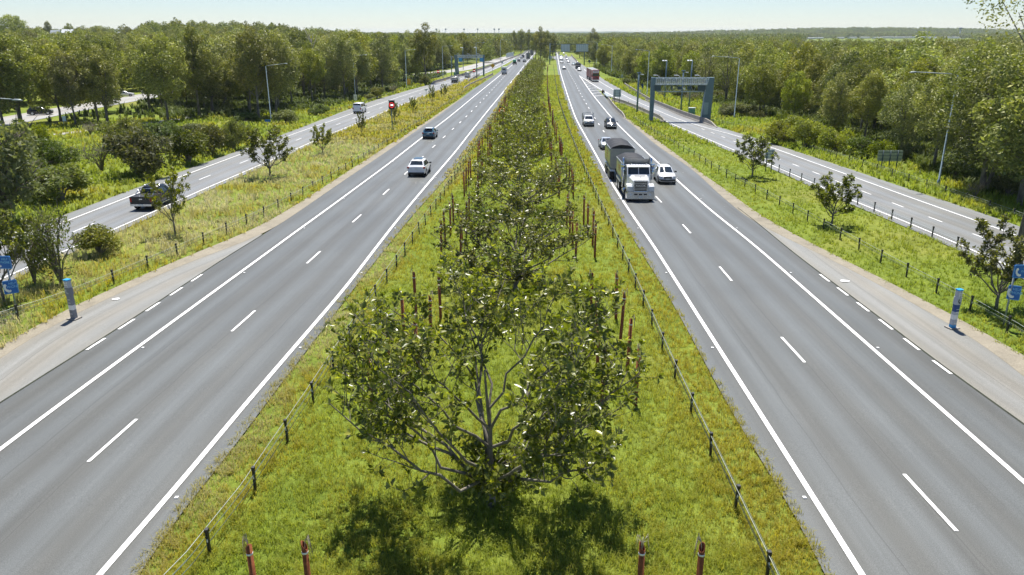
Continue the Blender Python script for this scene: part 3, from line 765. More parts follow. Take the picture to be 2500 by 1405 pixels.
for sd, (x, y, dep) in NEAR:
    pr = rr.choice([0, 1, 2, 3, 4, 5, 6, 7, 8] if sd < 0 else [0, 1, 3, 4, 5, 8, 7, 7, 8])
    if dep < 12 and sd < 0: pr = rr.choice([0, 2, 4, 6, 1])
    s = rr.uniform(.72, 1.16) * (.95 if sd < 0 else .80)
    if y > 260: s *= .92
    s = min(s, ((15.2 if proj(x, y, 8)[0] < 450 else 17.0) if sd < 0 else 14.6 - .004 * y) / EH[pr] * rr.uniform(.86, 1))
    tx, ty = proj(x, y, float(G(x, y)) + EH[pr] * s)
    lx = min(LAND, key=lambda q: math.hypot(tx - q[1], (ty - q[2]) * 2))
    wh = 'just above' if abs(tx - lx[1]) < 25 else ('left of' if tx < lx[1] else 'right of')
    rows.append((y, x, pr, s, sd, KIND[pr], lx[0], wh, dep))
rows.sort()
for y, x, pr, s, sd, kd, lm, wh, dep in rows:
    key = (kd, lm, wh); SEEN[key] = SEEN.get(key, 0) + 1
tot = dict(SEEN); cnt = {}
for y, x, pr, s, sd, kd, lm, wh, dep in rows:
    key = (kd, lm, wh); cnt[key] = cnt.get(key, 0) + 1
    lab = f'{kd} eucalyptus {wh} {lm}'
    if tot[key] > 1: lab = (f'nearer of two {kd} eucalypts ' if cnt[key] == 1 else f'farther of two {kd} eucalypts ') + f'{wh} {lm}' if tot[key] == 2 else f'{ORD[cnt[key] - 1]} nearest of the {kd} eucalypts {wh} {lm}'
    plant('eucalyptus_tree', EUC[pr], (x, y, float(G(x, y))), s, rr.random() * 6.28, lab, 'tree', 'eucalyptus trees beside the motorway', sz=s * rr.uniform(.95, 1.08))
# gum at the upper right corner, close to the camera and mostly out of frame
p = Vector((32.0, 46, float(g(46))))
CORN = euc_mesh(61, 18.6, 9.6, .80, 13, 330, .11, .01)
plant('eucalyptus_tree', CORN, p, 1, 2.1, 'tall gum whose leafy branch tips reach in at the top right corner', 'tree', 'eucalyptus trees beside the motorway')

# ------------------------------------------------------------------ shrubs
BUSH = [bush_mesh(71, 3, 4, 18, 330, .10), bush_mesh(72, 3, 3.4, 16, 330, .10), bush_mesh(73, 3, 4.6, 20, 330, .10)]
YB = [bush_mesh(74, 3, 4.2, 18, 320, .11, M_ybush), bush_mesh(75, 3, 3.6, 16, 320, .11, M_ybush)]
FE = [bush_mesh(76, 3.4, 3.0, 14, 300, .10, M_feather, 0, .5)]
FS = bush_mesh(79, 3.2, 3.4, 20, 110, .08, M_feather, 0, .4)
BARE = bush_mesh(78, 3, 3.2, 12, 45, .08, M_feather, 1)
# base px, top y, width px, mesh, label
for px, py, pt, wpx, ms, lab in [
    (350, 428, 288, 190, BUSH[0], 'biggest dark round bush above the black pickup'), (462, 400, 300, 110, BUSH[1], 'dark round bush right of the biggest one above the pickup'),
    (568, 366, 280, 84, BUSH[2], 'bush left of the largest verge fig, beside a brown one'), (520, 380, 290, 90, BUSH[1], 'brownish bush between two dark bushes by the slip road'),
    (315, 350, 276, 130, BUSH[2], 'rounded bush behind the biggest dark bush'), (405, 352, 284, 110, BUSH[0], 'bush with grey twigs behind the two dark round bushes'),
    (150, 492, 385, 190, BUSH[0], 'wide olive bush at left above the slip road, lowest of the left group'), (130, 405, 325, 130, BUSH[2], 'brown and green bush between the wattle and the wide olive bush'),
    (78, 362, 282, 100, YB[0], 'bright flat topped wattle tree at left below the black side road car'), (250, 420, 330, 105, BARE, 'bare twiggy shrub left of the biggest dark bush'),
    (470, 330, 296, 90, BUSH[0], 'olive shrub behind the brownish bush by the slip road'), (55, 470, 360, 130, FE[0], 'feathery shrub between the casuarina and the wide olive bush'), (600, 345, 292, 60, BUSH[2], 'small olive shrub right of the bush row by the slip road'),
    (700, 300, 262, 70, BUSH[1], 'shrub at the wood edge right of the first left street light'), (780, 280, 250, 60, BUSH[2], 'olive shrub under the gums left of the white van'), (600, 300, 268, 70, BUSH[0], 'shrub under the gums left of the first street light'),
    (220, 330, 296, 60, BARE, 'leafless grey shrub beside the footpath'),
    (245, 620, 538, 115, BUSH[1], 'flat topped feathery shrub on the left verge by the slip road line'), (150, 690, 490, 130, FS, 'tall see-through shrub left of the flat topped one'), (85, 690, 560, 100, FS, 'olive shrub behind the left help phone pillar'),
    (20, 545, 280, 210, FE[0], 'weeping casuarina at the left frame edge'), 
    (920, 240, 206, 48, BUSH[0], 'pale green bush by the slip road right of the white van'), (903, 244, 228, 30, YB[1], 'low bright bush below the pale green bush'), (1035, 208, 178, 34, BUSH[2], 'green bush at the start of the left noise wall'), (960, 228, 205, 30, BARE, 'brown dry bush under the left street light row'),
    (1905, 352, 285, 90, YB[0], 'yellow green bush beyond the vase shaped fig, leftmost of the bush row'), (1965, 362, 288, 90, YB[1], 'yellow green bush in the middle of the bush row by the right slip road'), (2040, 372, 300, 95, YB[0], 'yellow green bush right of the middle one in the bush row'),
    (2100, 385, 325, 80, BUSH[1], 'brownish bush in the right bush row'), (2150, 392, 340, 70, YB[1], 'yellow green bush behind the large sign back'), (1935, 330, 280, 80, YB[1], 'yellow bush in the second line of the right bush row'), (2010, 345, 296, 90, YB[0], 'yellow bush behind the middle of the right bush row'),
    (1850, 290, 262, 50, BUSH[2], 'round pale bush left of the bush row behind the ramp verge'), (1790, 285, 245, 80, BUSH[0], 'green bush behind the second right street light'), (1830, 282, 250, 60, BUSH[1], 'bush just right of the second right street light'),
    (1755, 245, 216, 46, BUSH[0], 'grey green bush beside the thick gantry leg'), (1690, 250, 222, 50, BARE, 'dry brown bush under the gantry beam'), (1660, 240, 214, 48, BUSH[1], 'green bush seen under the middle of the gantry beam'), (1620, 236, 216, 40, BARE, 'dry bush under the left half of the gantry'),
    (1545, 202, 175, 40, YB[0], 'yellow bush behind the left gantry column'), (1530, 208, 188, 28, BUSH[1], 'green bush by the start of the right barrier'), (1595, 218, 196, 36, BUSH[2], 'bush behind the thin left leg of the right gantry'),
    (2215, 392, 345, 60, BUSH[2], 'glossy bush right of the large sign back'), (2330, 440, 380, 70, BUSH[0], 'shrub at the foot of the near right street light'), (2460, 480, 410, 90, BUSH[1], 'shrub under the big gum at the right edge'), (2380, 485, 435, 60, BARE, 'thin twiggy shrub left of the big gum trunk')]:
    p = at(px, py); h = at_y(px, pt, p.y).z - p.z; wm = wpx / F * (p.y * cP + (CH - p.z) * sP)
    p.z = float(G(p.x, p.y))
    s = wm / {id(BUSH[0]): 4, id(BUSH[1]): 3.4, id(BUSH[2]): 4.6, id(YB[0]): 4.2, id(YB[1]): 3.6, id(FE[0]): 3.0, id(FS): 3.4, id(BARE): 3.6}[id(ms)]
    plant('shrub', ms, p, s, rnd.random() * 6, lab, 'shrub', 'shrubs beside the slip roads', ('stem', 'foliage'), sz=max(.4, h / 3.0))

# ------------------------------------------------------------------ woodland beyond (one mass)
def low_tree(seed, n=40, per=26, size=.55, H=13, Wc=9):
    tm, me, h = euc_mesh(seed, H, Wc, .2, n, per, size, .03, mat=M_far); return me
def grove(seed):
    rg = np.random.default_rng(seed); cs = []; rs = []
    for k in range(9):
        cx, cy = rg.uniform(-13, 13, 2); h = rg.uniform(8, 14)
        for q in range(7):
            cs.append(np.array([cx + rg.normal() * 2, cy + rg.normal() * 2, h * rg.uniform(.45, 1)])); rs.append(rg.uniform(1.3, 2.6))
    V, Q, T = clump_leaves(rg, cs, rs, 22, .95); return np_mesh('grove', V, Q, M_far, tint=T)
def instancer(name, pts, scl, meshes, label):
    col = bpy.data.collections.new(name + '_kinds')
    for i, me in enumerate(meshes):
        o = bpy.data.objects.new(f'{name}_kind', me); col.objects.link(o)
    n = len(pts); me = bpy.data.meshes.new(name); me.vertices.add(n); me.vertices.foreach_set('co', np.ascontiguousarray(pts, np.float32).ravel())
    a = me.attributes.new('scl', 'FLOAT', 'POINT'); a.data.foreach_set('value', np.ascontiguousarray(scl, np.float32))
    me.update()
    o = obj(name, me); tag(o, label, None, None, 'stuff')
    ng = bpy.data.node_groups.new(name, 'GeometryNodeTree')
    ng.interface.new_socket('Geometry', in_out='INPUT', socket_type='NodeSocketGeometry'); ng.interface.new_socket('Geometry', in_out='OUTPUT', socket_type='NodeSocketGeometry')
    N = ng.nodes; gi = N.new('NodeGroupInput'); go = N.new('NodeGroupOutput'); ip = N.new('GeometryNodeInstanceOnPoints'); ci = N.new('GeometryNodeCollectionInfo')
    ci.inputs['Collection'].default_value = col; ci.inputs['Separate Children'].default_value = True; ci.inputs['Reset Children'].default_value = True
    na = N.new('GeometryNodeInputNamedAttribute'); na.data_type = 'FLOAT'; na.inputs['Name'].default_value = 'scl'
    rv = N.new('FunctionNodeRandomValue'); rv.data_type = 'FLOAT_VECTOR'; rv.inputs[1].default_value = (0, 0, 6.283); rv.inputs[0].default_value = (0, 0, 0)
    mp = N.new('GeometryNodeMeshToPoints'); 
    L = ng.links.new
    L(gi.outputs[0], mp.inputs[0]); L(mp.outputs[0], ip.inputs['Points']); L(ci.outputs[0], ip.inputs['Instance']); ip.inputs['Pick Instance'].default_value = True
    L(rv.outputs[0], ip.inputs['Rotation']); L(na.outputs[0], ip.inputs['Scale']); L(ip.outputs[0], go.inputs[0])
    md = o.modifiers.new('spread', 'NODES'); md.node_group = ng
    return o
def wood_points():
    rg = np.random.default_rng(3); out = []
    # nearer woodland in rings, thinning grid with distance
    for y0, y1, d in ((80, 480, 9.0), (480, 1250, 12)):
        ys = np.arange(y0, y1, d)
        for y in ys:
            hw = y * .78 + 25
            xs = np.arange(-hw, hw, d) + rg.uniform(-d * .45, d * .45)
            for x in xs:
                xx, yy = x + rg.uniform(-.4, .4) * d, y + rg.uniform(-.4, .4) * d
                lf, rf = float(left_front(min(yy, 470))), float(right_front(min(yy, 470)))
                if yy > 470: lf, rf = float(LRl_asph(yy)) - 2, float(RRr_asph(yy)) + 3
                inside = (xx < lf - 3) or (xx > rf + 3)
                if 500 < yy and float(Lr_grass(yy)) + 4 < xx < float(Rl_grass(yy)) - 4: inside = True
                if yy > 740: inside = True
                if 470 < yy < 660 and -420 < xx < -170 and rg.random() < .55: inside = False
                if not inside: continue
                if yy < 480 and (xx < 0) and side_dist(xx, yy) < 9: continue
                if yy < 470 and not ok(xx, yy, 4.2): continue
                sc_ = rg.uniform(.55, 1.25) * (1.0 if xx < 0 else .85); qx = proj(xx, yy, 0)[0]
                if 1950 < qx < 2400 and yy > 400: sc_ = min(sc_, max(.3, (16.9 - .0092 * yy) / 15))
                if yy < 480: sc_ = min(sc_, ((14.8 if qx < 450 else 16.6) if xx < 0 else 14.2 - .004 * yy) / 15)
                if yy < 215 and (285 < qx < 388 or 78 < qx < 128): continue
                if 0 < qx < 350 and 470 < yy < 780: sc_ *= .45
                out.append((xx, yy, float(G(xx, yy)), sc_))
    return np.array(out)
wp = wood_points()
nearw = wp[wp[:, 1] < 480]; farw = wp[wp[:, 1] >= 480]
MIDT = [euc_mesh(s, hh, ww, .25, 24, 240, .27, .04)[1] for s, hh, ww in ((81, 15, 9.5), (82, 13, 10.5), (83, 14, 8.5), (84, 16, 11))]
instancer('woodland', nearw[:, :3], nearw[:, 3], MIDT, 'deep eucalyptus wood behind the roadside trees')
instancer('woodland', farw[:, :3], farw[:, 3], [low_tree(s) for s in (85, 86, 87)], 'woodland reaching into the distance')
rg = np.random.default_rng(9); far = []
y = 1230.0
while y < 7500:
    d = 22 + (y - 1230) * .006
    hw = y * .76 + 40
    for x in np.arange(-hw, hw, d):
        xx, yy = x + rg.uniform(-9, 9), y + rg.uniform(-9, 9)
        if 2060 < yy < 2300 and 700 < xx < 1400: continue
        qx = proj(xx, yy, 0)[0]; low_ = .33 if (1950 < qx < 2385 and yy < 2100) else 1.0
        if low_ < 1 and yy > 1480: low_ = .17
        if rg.random() < .06: continue
        far.append((xx, yy, float(G(xx, yy)) - 1, rg.uniform(.75, 1.25) * (1 + (y - 1230) * .00006) * low_))
    y += d * (1 + (y - 1230) * .00035)
far = np.array(far)
instancer('woodland', far[:, :3], far[:, 3], [grove(s) for s in (91, 92, 93)], 'hazy woodland on the horizon')
print('WOOD', len(nearw), len(farw), len(far), 'NEAR', len(NEAR))
# ------------------------------------------------------------------ metals and paints
M_galv = simple('galvanised', (.26, .30, .31), .55, .4, .4)
M_teal = simple('teal_paint', (.14, .21, .25), .55, 0, .4, .1, 2)
M_dteal = simple('dark_teal', (.05, .085, .10), .6)
M_black = simple('black_plastic', (.018, .018, .02), .5)
M_rust = simple('rust_red_pipe', (.215, .070, .030), .75, 0, .2, .3, 9)
M_white = simple('white_plastic', (.75, .75, .74), .45)
M_cable = simple('steel_cable', (.34, .37, .32), .5, .5)
M_gcable = simple('dark_cable', (.10, .13, .09), .6)
M_wire = simple('wire_bundle', (.45, .40, .36), .5, .3)
M_blue = simple('sign_blue', (.015, .13, .46), .4, 0, .4, .05)
M_lblue = simple('sign_light_blue', (.03, .30, .62), .4, 0, .4, .05)
M_red = simple('sign_red', (.62, .02, .025), .4, 0, .4, .05)
M_yel = simple('sign_yellow', (.80, .42, .02), .45, 0, .4, .05)
M_back = simple('sign_back_grey', (.58, .66, .67), .5, .1, .5, .1, 3)
M_bodygrey = simple('pillar_grey', (.19, .205, .23), .5)
M_lgrey = simple('pillar_light_grey', (.42, .45, .48), .5)
M_dkblue = simple('pillar_dark_blue', (.012, .055, .20), .45)
M_green = simple('cabinet_green', (.13, .30, .27), .5)
M_gantryred = simple('lamp_lens', (.7, .72, .74), .2)
M_led = simple('sign_screen', (.012, .012, .014), .35)
def m_emit(name, c, s):
    t = NT(name); e = t.n('ShaderNodeEmission'); e.inputs['Color'].default_value = (*c, 1); e.inputs['Strength'].default_value = s
    return t.done(e)
M_ledred = m_emit('led_red', (1, .03, .03), .75); M_ledwhite = m_emit('led_white', (1, 1, 1), 1.1)
FONT = bpy.data.fonts.load('<builtin>') if '<builtin>' in bpy.data.fonts else None
def text_mesh(name, body, size, mat, parent, loc, rot, ext=.004, sx=1.0, bold=0.0):
    cu = bpy.data.curves.new(name, 'FONT'); cu.body = body; cu.size = size; cu.extrude = ext; cu.align_x = 'CENTER'; cu.align_y = 'CENTER'; cu.offset = bold
    o = bpy.data.objects.new(name, cu); COL.objects.link(o)
    dg = bpy.context.evaluated_depsgraph_get(); me = bpy.data.meshes.new_from_object(o.evaluated_get(dg))
    bpy.data.objects.remove(o); me.materials.clear(); me.materials.append(mat); me.name = name
    m = bpy.data.objects.new(name, me); link(m, parent); m.location = loc; m.rotation_euler = rot; m.scale = (sx, 1, 1)
    return m
def height_at(px, py, p):
    return at_y(px, py, p.y).z - p.z

# ------------------------------------------------------------------ wire rope barriers
def wire_fence(f, y0, y1, label, spacing=3.1, h=.76, ropes=(.42, .55, .68), r=.011, phase=0, maxposts=100, pw=.072, mat_r=None):
    e = empty('wire_rope_fence', (float(f(y0)), y0, float(g(y0))), 0, label, 'fence', 'wire rope safety fences')
    o0 = Vector(e.location)
    post = MB(); post.box((0, 0, h / 2 - .1), (pw, pw * 1.25, h + .2)); post.box((0, 0, h + .02), (pw * 1.35, pw * 1.6, .10)); post.box((0, -pw * .64, h * .62), (pw * .5, .012, .09), m=1)
    pm = post.build('post', [M_black, M_white]); me = pm.data; bpy.data.objects.remove(pm)
    ys = np.arange(y0 + phase, y1, spacing)
    for y in ys[:maxposts]:
        q = Vector((float(f(y)), y, float(g(y)))) - o0
        o = bpy.data.objects.new('post', me); link(o, e); o.location = q; o.rotation_euler = (rnd.gauss(0, .025), rnd.gauss(0, .025), 0)
    if len(ys) > maxposts:
        b = MB()
        for y in ys[maxposts:]:
            q = Vector((float(f(y)), y, float(g(y)))) - o0; b.box((q.x, q.y, h / 2), (pw, pw, h + .1)); b.v[-8:] = [(v[0], v[1], v[2] + q.z) for v in b.v[-8:]]
        tag(b.build('far_post', M_black, e), kind='stuff')
    for i, z in enumerate(ropes):
        b = MB(); yy = np.arange(y0, y1 + 1, 3.1)
        b.tube([Vector((float(f(y)), y + 0, float(g(y)) + z)) - o0 + Vector((.05 * (-1) ** i, 0, 0)) for y in yy], [r * (1 + .001 * y) for y in yy], 5, caps=False)
        b.build('cable', M_cable if i == len(ropes) - 1 else (mat_r or M_gcable), e)
    return e
wire_fence(fenL, 10.3, 330, 'wire rope fence with black posts along the left edge of the median', 3.1, ropes=(.36, .49, .62, .74), phase=.85)
wire_fence(fenR, 10.2, 430, 'wire rope fence with black posts along the right edge of the median', 3.1, ropes=(.36, .49, .62, .74), phase=.0)
wire_fence(fenLV, 22, at(1148, 217)[1], 'wire rope fence in the grass beside the left emergency bay', 3.1, phase=at(68, 782)[1] - 22 - 3.1 * 4)
wire_fence(fenRV, 18, at(1546, 292)[1], 'wire rope fence in the grass beside the right emergency bay', 3.1, phase=at(2465, 811)[1] - 18)
wire_fence(fenRR, at(2335, 607)[1], at(1896, 419)[1], 'short wire rope fence along the near edge of the right slip road', 3.1)
wire_fence(fenRO, 56, at(1745, 300)[1], 'wire rope fence half hidden in grass along the far edge of the right slip road', 3.6)
wire_fence(fenLO, at(822, 275)[1], at(1040, 207)[1], 'wire rope fence along the far edge of the left slip road', 3.6)
fLI = line([(1080, 219), (1100, 212), (1138, 197)])
wire_fence(fLI, at(1085, 217)[1], at(1140, 197)[1], 'short wire rope fence beside the white ramp truck', 4)

# ------------------------------------------------------------------ rusty pipes
def pipe_proto(k):
    e = empty('pipe_post'); b = MB(); hh = 2.36
    n = 14; r = .074; ro = []
    vs = []; fs = []
    for j, (z, rad) in enumerate(((-.3, r), (hh, r), (hh, r * .82), (hh - .5, r * .82))):
        for q in range(n):
            a = 2 * PI * q / n; zz = z + (.10 * math.sin(a + k) if j in (1, 2) else 0)
            vs.append((rad * math.cos(a), rad * math.sin(a), zz))
    for j in range(3):
        for q in range(n): fs.append((j * n + q, j * n + (q + 1) % n, (j + 1) * n + (q + 1) % n, (j + 1) * n + q))
    b.add(vs, fs, 0, True); b.build('pipe', M_rust, e)
    b = MB(); b.tube([(0, 0, hh - .22), (0, 0, hh - .17)], r * 1.06, 14); b.build('band', M_white, e)
    b = MB(); rg = random.Random(k)
    for q in range(7):
        a = rg.random() * 6.28 if k % 2 else PI * .8 + rg.random(); L = .25 + .2 * rg.random(); dx, dy = math.cos(a), math.sin(a)
        b.tube([(0, 0, hh - .2), (.03 * dx, .03 * dy, hh + .12), (.12 * dx, .12 * dy, hh + .16 * (1 + rg.random())), (.17 * dx, .17 * dy, hh + .12 - L * (.6 if k % 2 else 1.1))], [.009, .007, .006, .004], 4)
    b.build('wires', M_wire, e)
    return e
protos = [pipe_proto(k) for k in range(3)]
LINES = [(-5.05, 'outer left'), (-3.8, 'inner left'), (3.8, 'inner right'), (5.05, 'outer right')]
NEARW = ['nearest', 'second nearest', 'third', 'farthest']
first = [True] * 3
for grp in range(0, 19):
    for off_, nm in LINES:
        if grp > 7 and 'inner' in nm: continue
        for q in range(4):
            if grp == 0 and q < 3: continue
            D = 5.1 + 21.3 * grp + 3.2 * q
            x = float(med_c(D)) + off_ + (.0 if D > 25 else .12) + rnd.gauss(0, .05)
            if grp == 0: x += {'outer left': -.32, 'inner left': -.27, 'inner right': -.05, 'outer right': .17}[nm]
            k = rnd.randrange(3)
            e = protos[k] if first[k] else copy_tree(protos[k]); first[k] = False
            e.location = (x, D, float(g(D)) - rnd.random() * .12); e.rotation_euler = (rnd.gauss(0, .018), rnd.gauss(0, .018), rnd.random() * 6.28)
            if grp == 0: lab = f'rusty red pipe with wires at the bottom of the photo, {nm} line'
            else: lab = f'rusty red pipe, {NEARW[q]} of four beyond the {ORD[grp - 1]} fig, {nm} line'
            tag(e, lab, 'pipe', 'rusty red pipes standing along the median')

# ------------------------------------------------------------------ concrete barriers
def barrier(px, label, h=.85, w=.55, top_w=.2, slope_end=None, extra=0):
    pts = [at(*p) for p in px]; dense = []
    for a, b in zip(pts[:-1], pts[1:]):
        k = max(2, int((b - a).length / 3)); dense += [a.lerp(b, i / k) for i in range(k)]
    dense.append(pts[-1])
    for _ in range(4): dense = [dense[0]] + [(dense[i - 1] + dense[i] * 2 + dense[i + 1]) / 4 for i in range(1, len(dense) - 1)] + [dense[-1]]
    e = empty('concrete_barrier', dense[0], 0, label, 'barrier', 'concrete barriers beside the slip roads'); o0 = dense[0]
    prof = [(-w / 2, -.1), (-w / 2, .08), (-w * .30, .3), (-top_w / 2, h), (top_w / 2, h), (w * .30, .3), (w / 2, .08), (w / 2, -.1)]
    V = []; n = len(dense); b = MB()
    for i, p in enumerate(dense):
        t = dense[min(i + 1, n - 1)] - dense[max(i - 1, 0)]; t.z = 0; t.normalize(); s = Vector((t.y, -t.x, 0))
        dist = min((p - dense[0]).length if slope_end in (0, 2) else 99, (p - dense[-1]).length if slope_end in (1, 2) else 99)
        k = min(1, .12 + dist / 5)
        for u, z in prof: V.append(p - o0 + s * u + Vector((0, 0, (z * k if z > 0 else z) + extra)))
    m = len(prof)
    fs = [(i * m + j, i * m + (j + 1) % m, (i + 1) * m + (j + 1) % m, (i + 1) * m + j) for i in range(n - 1) for j in range(m)]
    b.add(V, fs + [tuple(range(m)), tuple(reversed(range((n - 1) * m, n * m)))])
    b.build('wall', M_conc, e)
    b = MB()
    for p in dense[::5]: b.box(p - o0 + Vector((0, 0, h + .09)), (.10, .04, .18))
    b.build('reflector', M_black, e); return e
barrier([(1485, 245), (1498, 264), (1510, 277), (1527, 291)], 'curved concrete barrier behind the crash cushion, closest to the right carriageway', slope_end=1)
barrier([(1496, 246), (1515, 251), (1555, 267), (1584, 281), (1609, 292), (1626, 300)], 'concrete barrier along the near edge of the right slip road under the gantry', slope_end=1)
barrier([(1525, 210), (1555, 230), (1585, 249), (1593, 252), (1660, 281), (1711, 299), (1750, 312)], 'long concrete barrier along the far edge of the right slip road', .95, slope_end=1)
barrier([(1203, 184), (1172, 199), (1148, 210), (1137, 217), (1131, 221)], 'curved concrete barrier between the motorhome and the left slip road', slope_end=1)
barrier([(1170, 186), (1156, 194), (1145, 200), (1141, 203)], 'short concrete barrier beside the cream van', slope_end=1)
barrier([(1272, 134), (1252, 142), (1228, 151), (1184, 168), (1122, 188), (1100, 193), (1066, 203), (1052, 206)], 'long concrete barrier along the far edge of the left slip road', .95, slope_end=1)
barrier([(1410, 153), (1402, 145), (1394, 136)], 'far concrete barrier right of the oncoming white cars', 1.0, slope_end=0)
# low grey noise screen at the far end of the left road
b = MB(); pa, pb = at(1236, 142), at(1254, 137.5); o0 = pa; d = (pb - pa).normalized()
for k in range(8):
    c = (pb - pa) * ((k + .5) / 8); b.box(c + Vector((0, 0, 1.6)), ((pb - pa).length / 8 * .97, .18, 3.2 - (.2 if k == 0 else 0)), math.atan2(d.y, d.x))
tag(b.build('noise_screen', M_back, loc=pa), 'grey panelled noise screen at the far end of the left barrier', 'screen')
b = MB(); q0, q1 = at(1052, 202), at(1104, 188); o0 = q0
for z in (.5, .85, 1.2): b.tube([(0, 0, z), (q1 - q0) + Vector((0, 0, z))], .035, 5)
for k in range(10): c = (q1 - q0) * (k / 9); b.box(c + Vector((0, 0, .6)), (.08, .08, 1.3))
tag(b.build('guard_rail', M_galv, loc=q0 + Vector((-2.5, 3, 0))), 'grey railing behind the long left barrier', 'railing')

# crash cushion at the gore
p0, p1 = at(1471, 228), at(1487, 242)
e = empty('crash_cushion', p0, math.atan2((p1 - p0).y, (p1 - p0).x), 'crash cushion with black posts at the tip of the painted gore', 'crash barrier')
L = (p1 - p0).length
b = MB()
for s in (-1, 1):
    b.tube([(L * .35, s * .35, .62), (L, s * .42, .62)], .10, 6); b.tube([(L * .35, s * .35, .42), (L, s * .42, .42)], .10, 6)
b.box((L * .7, 0, .72), (L * .55, .7, .06)); b.build('rail', M_galv, e)
for k in range(4):
    b = MB(); b.box((L * .08 * k, 0, .5), (.16, .3, 1.0)); b.build('post', M_black, e)
b = MB(); b.box((-.4, 0, .35), (.25, .5, .6)); b.build('nose', M_yel, e)

# ------------------------------------------------------------------ street lights
def street_light(base, top, tip, label, r=.10):
    p = at(*base); p.z = float(g(p.y)); h = height_at(top[0], top[1], p)
    a = at_y(tip[0], tip[1], p.y) - p; L = a.x; rise = a.z - h
    e = empty('street_light', p, 0, label, 'street light', 'street lights along the slip roads')
    b = MB(); b.tube([(0, 0, -.2), (0, 0, .6), (0, 0, .62), (0, 0, h)], [r * 1.5, r * 1.5, r, r * .62], 10); b.build('pole', M_teal, e)
    b = MB(); s = 1 if L > 0 else -1
    b.tube([(0, 0, h - .05), (s * .4, 0, h + .1), (L - s * .75, 0, h + rise * .9 + .05)], [r * .5, r * .45, r * .4], 8); b.build('arm', M_galv, e)
    b = MB(); x0 = L - s * .8
    b.tube([(x0, 0, h + rise), (x0 + s * .2, 0, h + rise + .02), (x0 + s * .55, 0, h + rise), (L, 0, h + rise - .03)], [.06, .15, .15, .05], 8)
    b.v = [(v[0], v[1], h + rise + (v[2] - h - rise) * .55) for v in b.v]; b.build('lamp_head', M_galv, e)
for a in [((2290, 454), (2337, 184), (2220, 177), 'tall street light at right, nearest on the right slip road'), ((1792, 291), (1806, 143), (1737, 138), 'second street light on the right, beyond the gantry leg'),
          ((1579, 238), (1584, 125), (1551, 121.7), 'third street light on the right, behind the left gantry column'), ((1492, 185), (1496, 112), (1467.8, 110), 'fourth street light on the right, its arm above the trees'),
          ((1456, 163), (1458.8, 104), (1436, 102.6), 'fifth street light on the right, right of the overhead sign'),
          ((30, 545), (-36, 243), (55, 245), 'street light at the left frame edge with only its lamp arm in view'), ((662, 296), (655, 162), (703, 156), 'street light standing left of the white van, in front of the wood'),
          ((868, 243), (862.6, 138), (897, 134.5), 'street light rising right behind the white van'), ((993, 216), (989.5, 124), (1015, 122), 'street light before the left noise barrier'),
          ((1081.7, 191), (1081.7, 114), (1106, 112.5), 'street light left of the left gantry'), ((1163, 172), (1163.5, 105), (1183, 104), 'street light behind the left gantry'), ((1222, 150), (1223, 98), (1238, 97), 'farthest street light on the left road')]:
    street_light(*a)
def flood_pole(base, top, lamps, label, r=.14, kind='flood'):
    p = at(*base); h = height_at(top[0], top[1], p)
    e = empty('camera_column' if kind == 'col' else 'floodlight_pole', p, 0, label, 'camera column' if kind == 'col' else 'floodlight', 'poles around the speed camera gantries')
    b = MB(); b.tube([(0, 0, -.2), (0, 0, h)], [r * 1.2, r], 10); b.build('pole', M_teal, e)
    b = MB()
    if kind == 'col':
        b.box((0, 0, h - .1), (.75, .5, .2)); b.build('cap', M_teal, e)
        b = MB(); b.box((.75, -.1, h - .45), (.5, .3, .16)); b.box((.4, 0, h - .4), (.4, .08, .08)); b.build('lamp', M_white, e)
        b = MB()
        for k in range(5): b.box((.35, -.15, h - 1.1 - .42 * k), (.24, .24, .2)); b.box((.2, -.05, h - 1.1 - .42 * k), (.2, .06, .06))
        b.build('detector', M_black, e)
        b = MB(); b.tube([(.3, -.3, h * .58), (.45, -.5, h * .53)], .11, 8); b.build('camera', M_white, e)
    else:
        b.box((lamps * .55, 0, h - .05), (1.5, .1, .1)); b.build('arm', M_teal, e)
        for k in (.3, .95):
            b = MB(); b.box((lamps * k, -.15, h - .12), (.5, .36, .16), M=Matrix.Rotation(.35, 3, 'X')); b.build('lamp', M_gantryred, e)
flood_pole((1555, 276), (1558, 177), 1, 'teal column with black detectors left of the right gantry', .17, 'col'); flood_pole((1662, 274), (1665, 172), 1, 'teal column behind the middle of the right gantry', .15, 'col')
flood_pole((1103, 188), (1102, 137), 1, 'teal column left of the left gantry', .17, 'col'); flood_pole((1164, 191), (1163, 137), 1, 'teal column in front of the left gantry beam', .17, 'col')
flood_pole((1622, 246), (1628, 147.5), -1, 'floodlight pole behind the right gantry, the left one of two'); flood_pole((1682, 262), (1690, 147), -1, 'floodlight pole behind the right gantry, the right one of two')
flood_pole((1131, 170), (1133.4, 116), -1, 'floodlight pole behind the left gantry, the left one of two'); flood_pole((1163.6, 168), (1165, 115.5), -1, 'floodlight pole behind the left gantry, the right one of two')

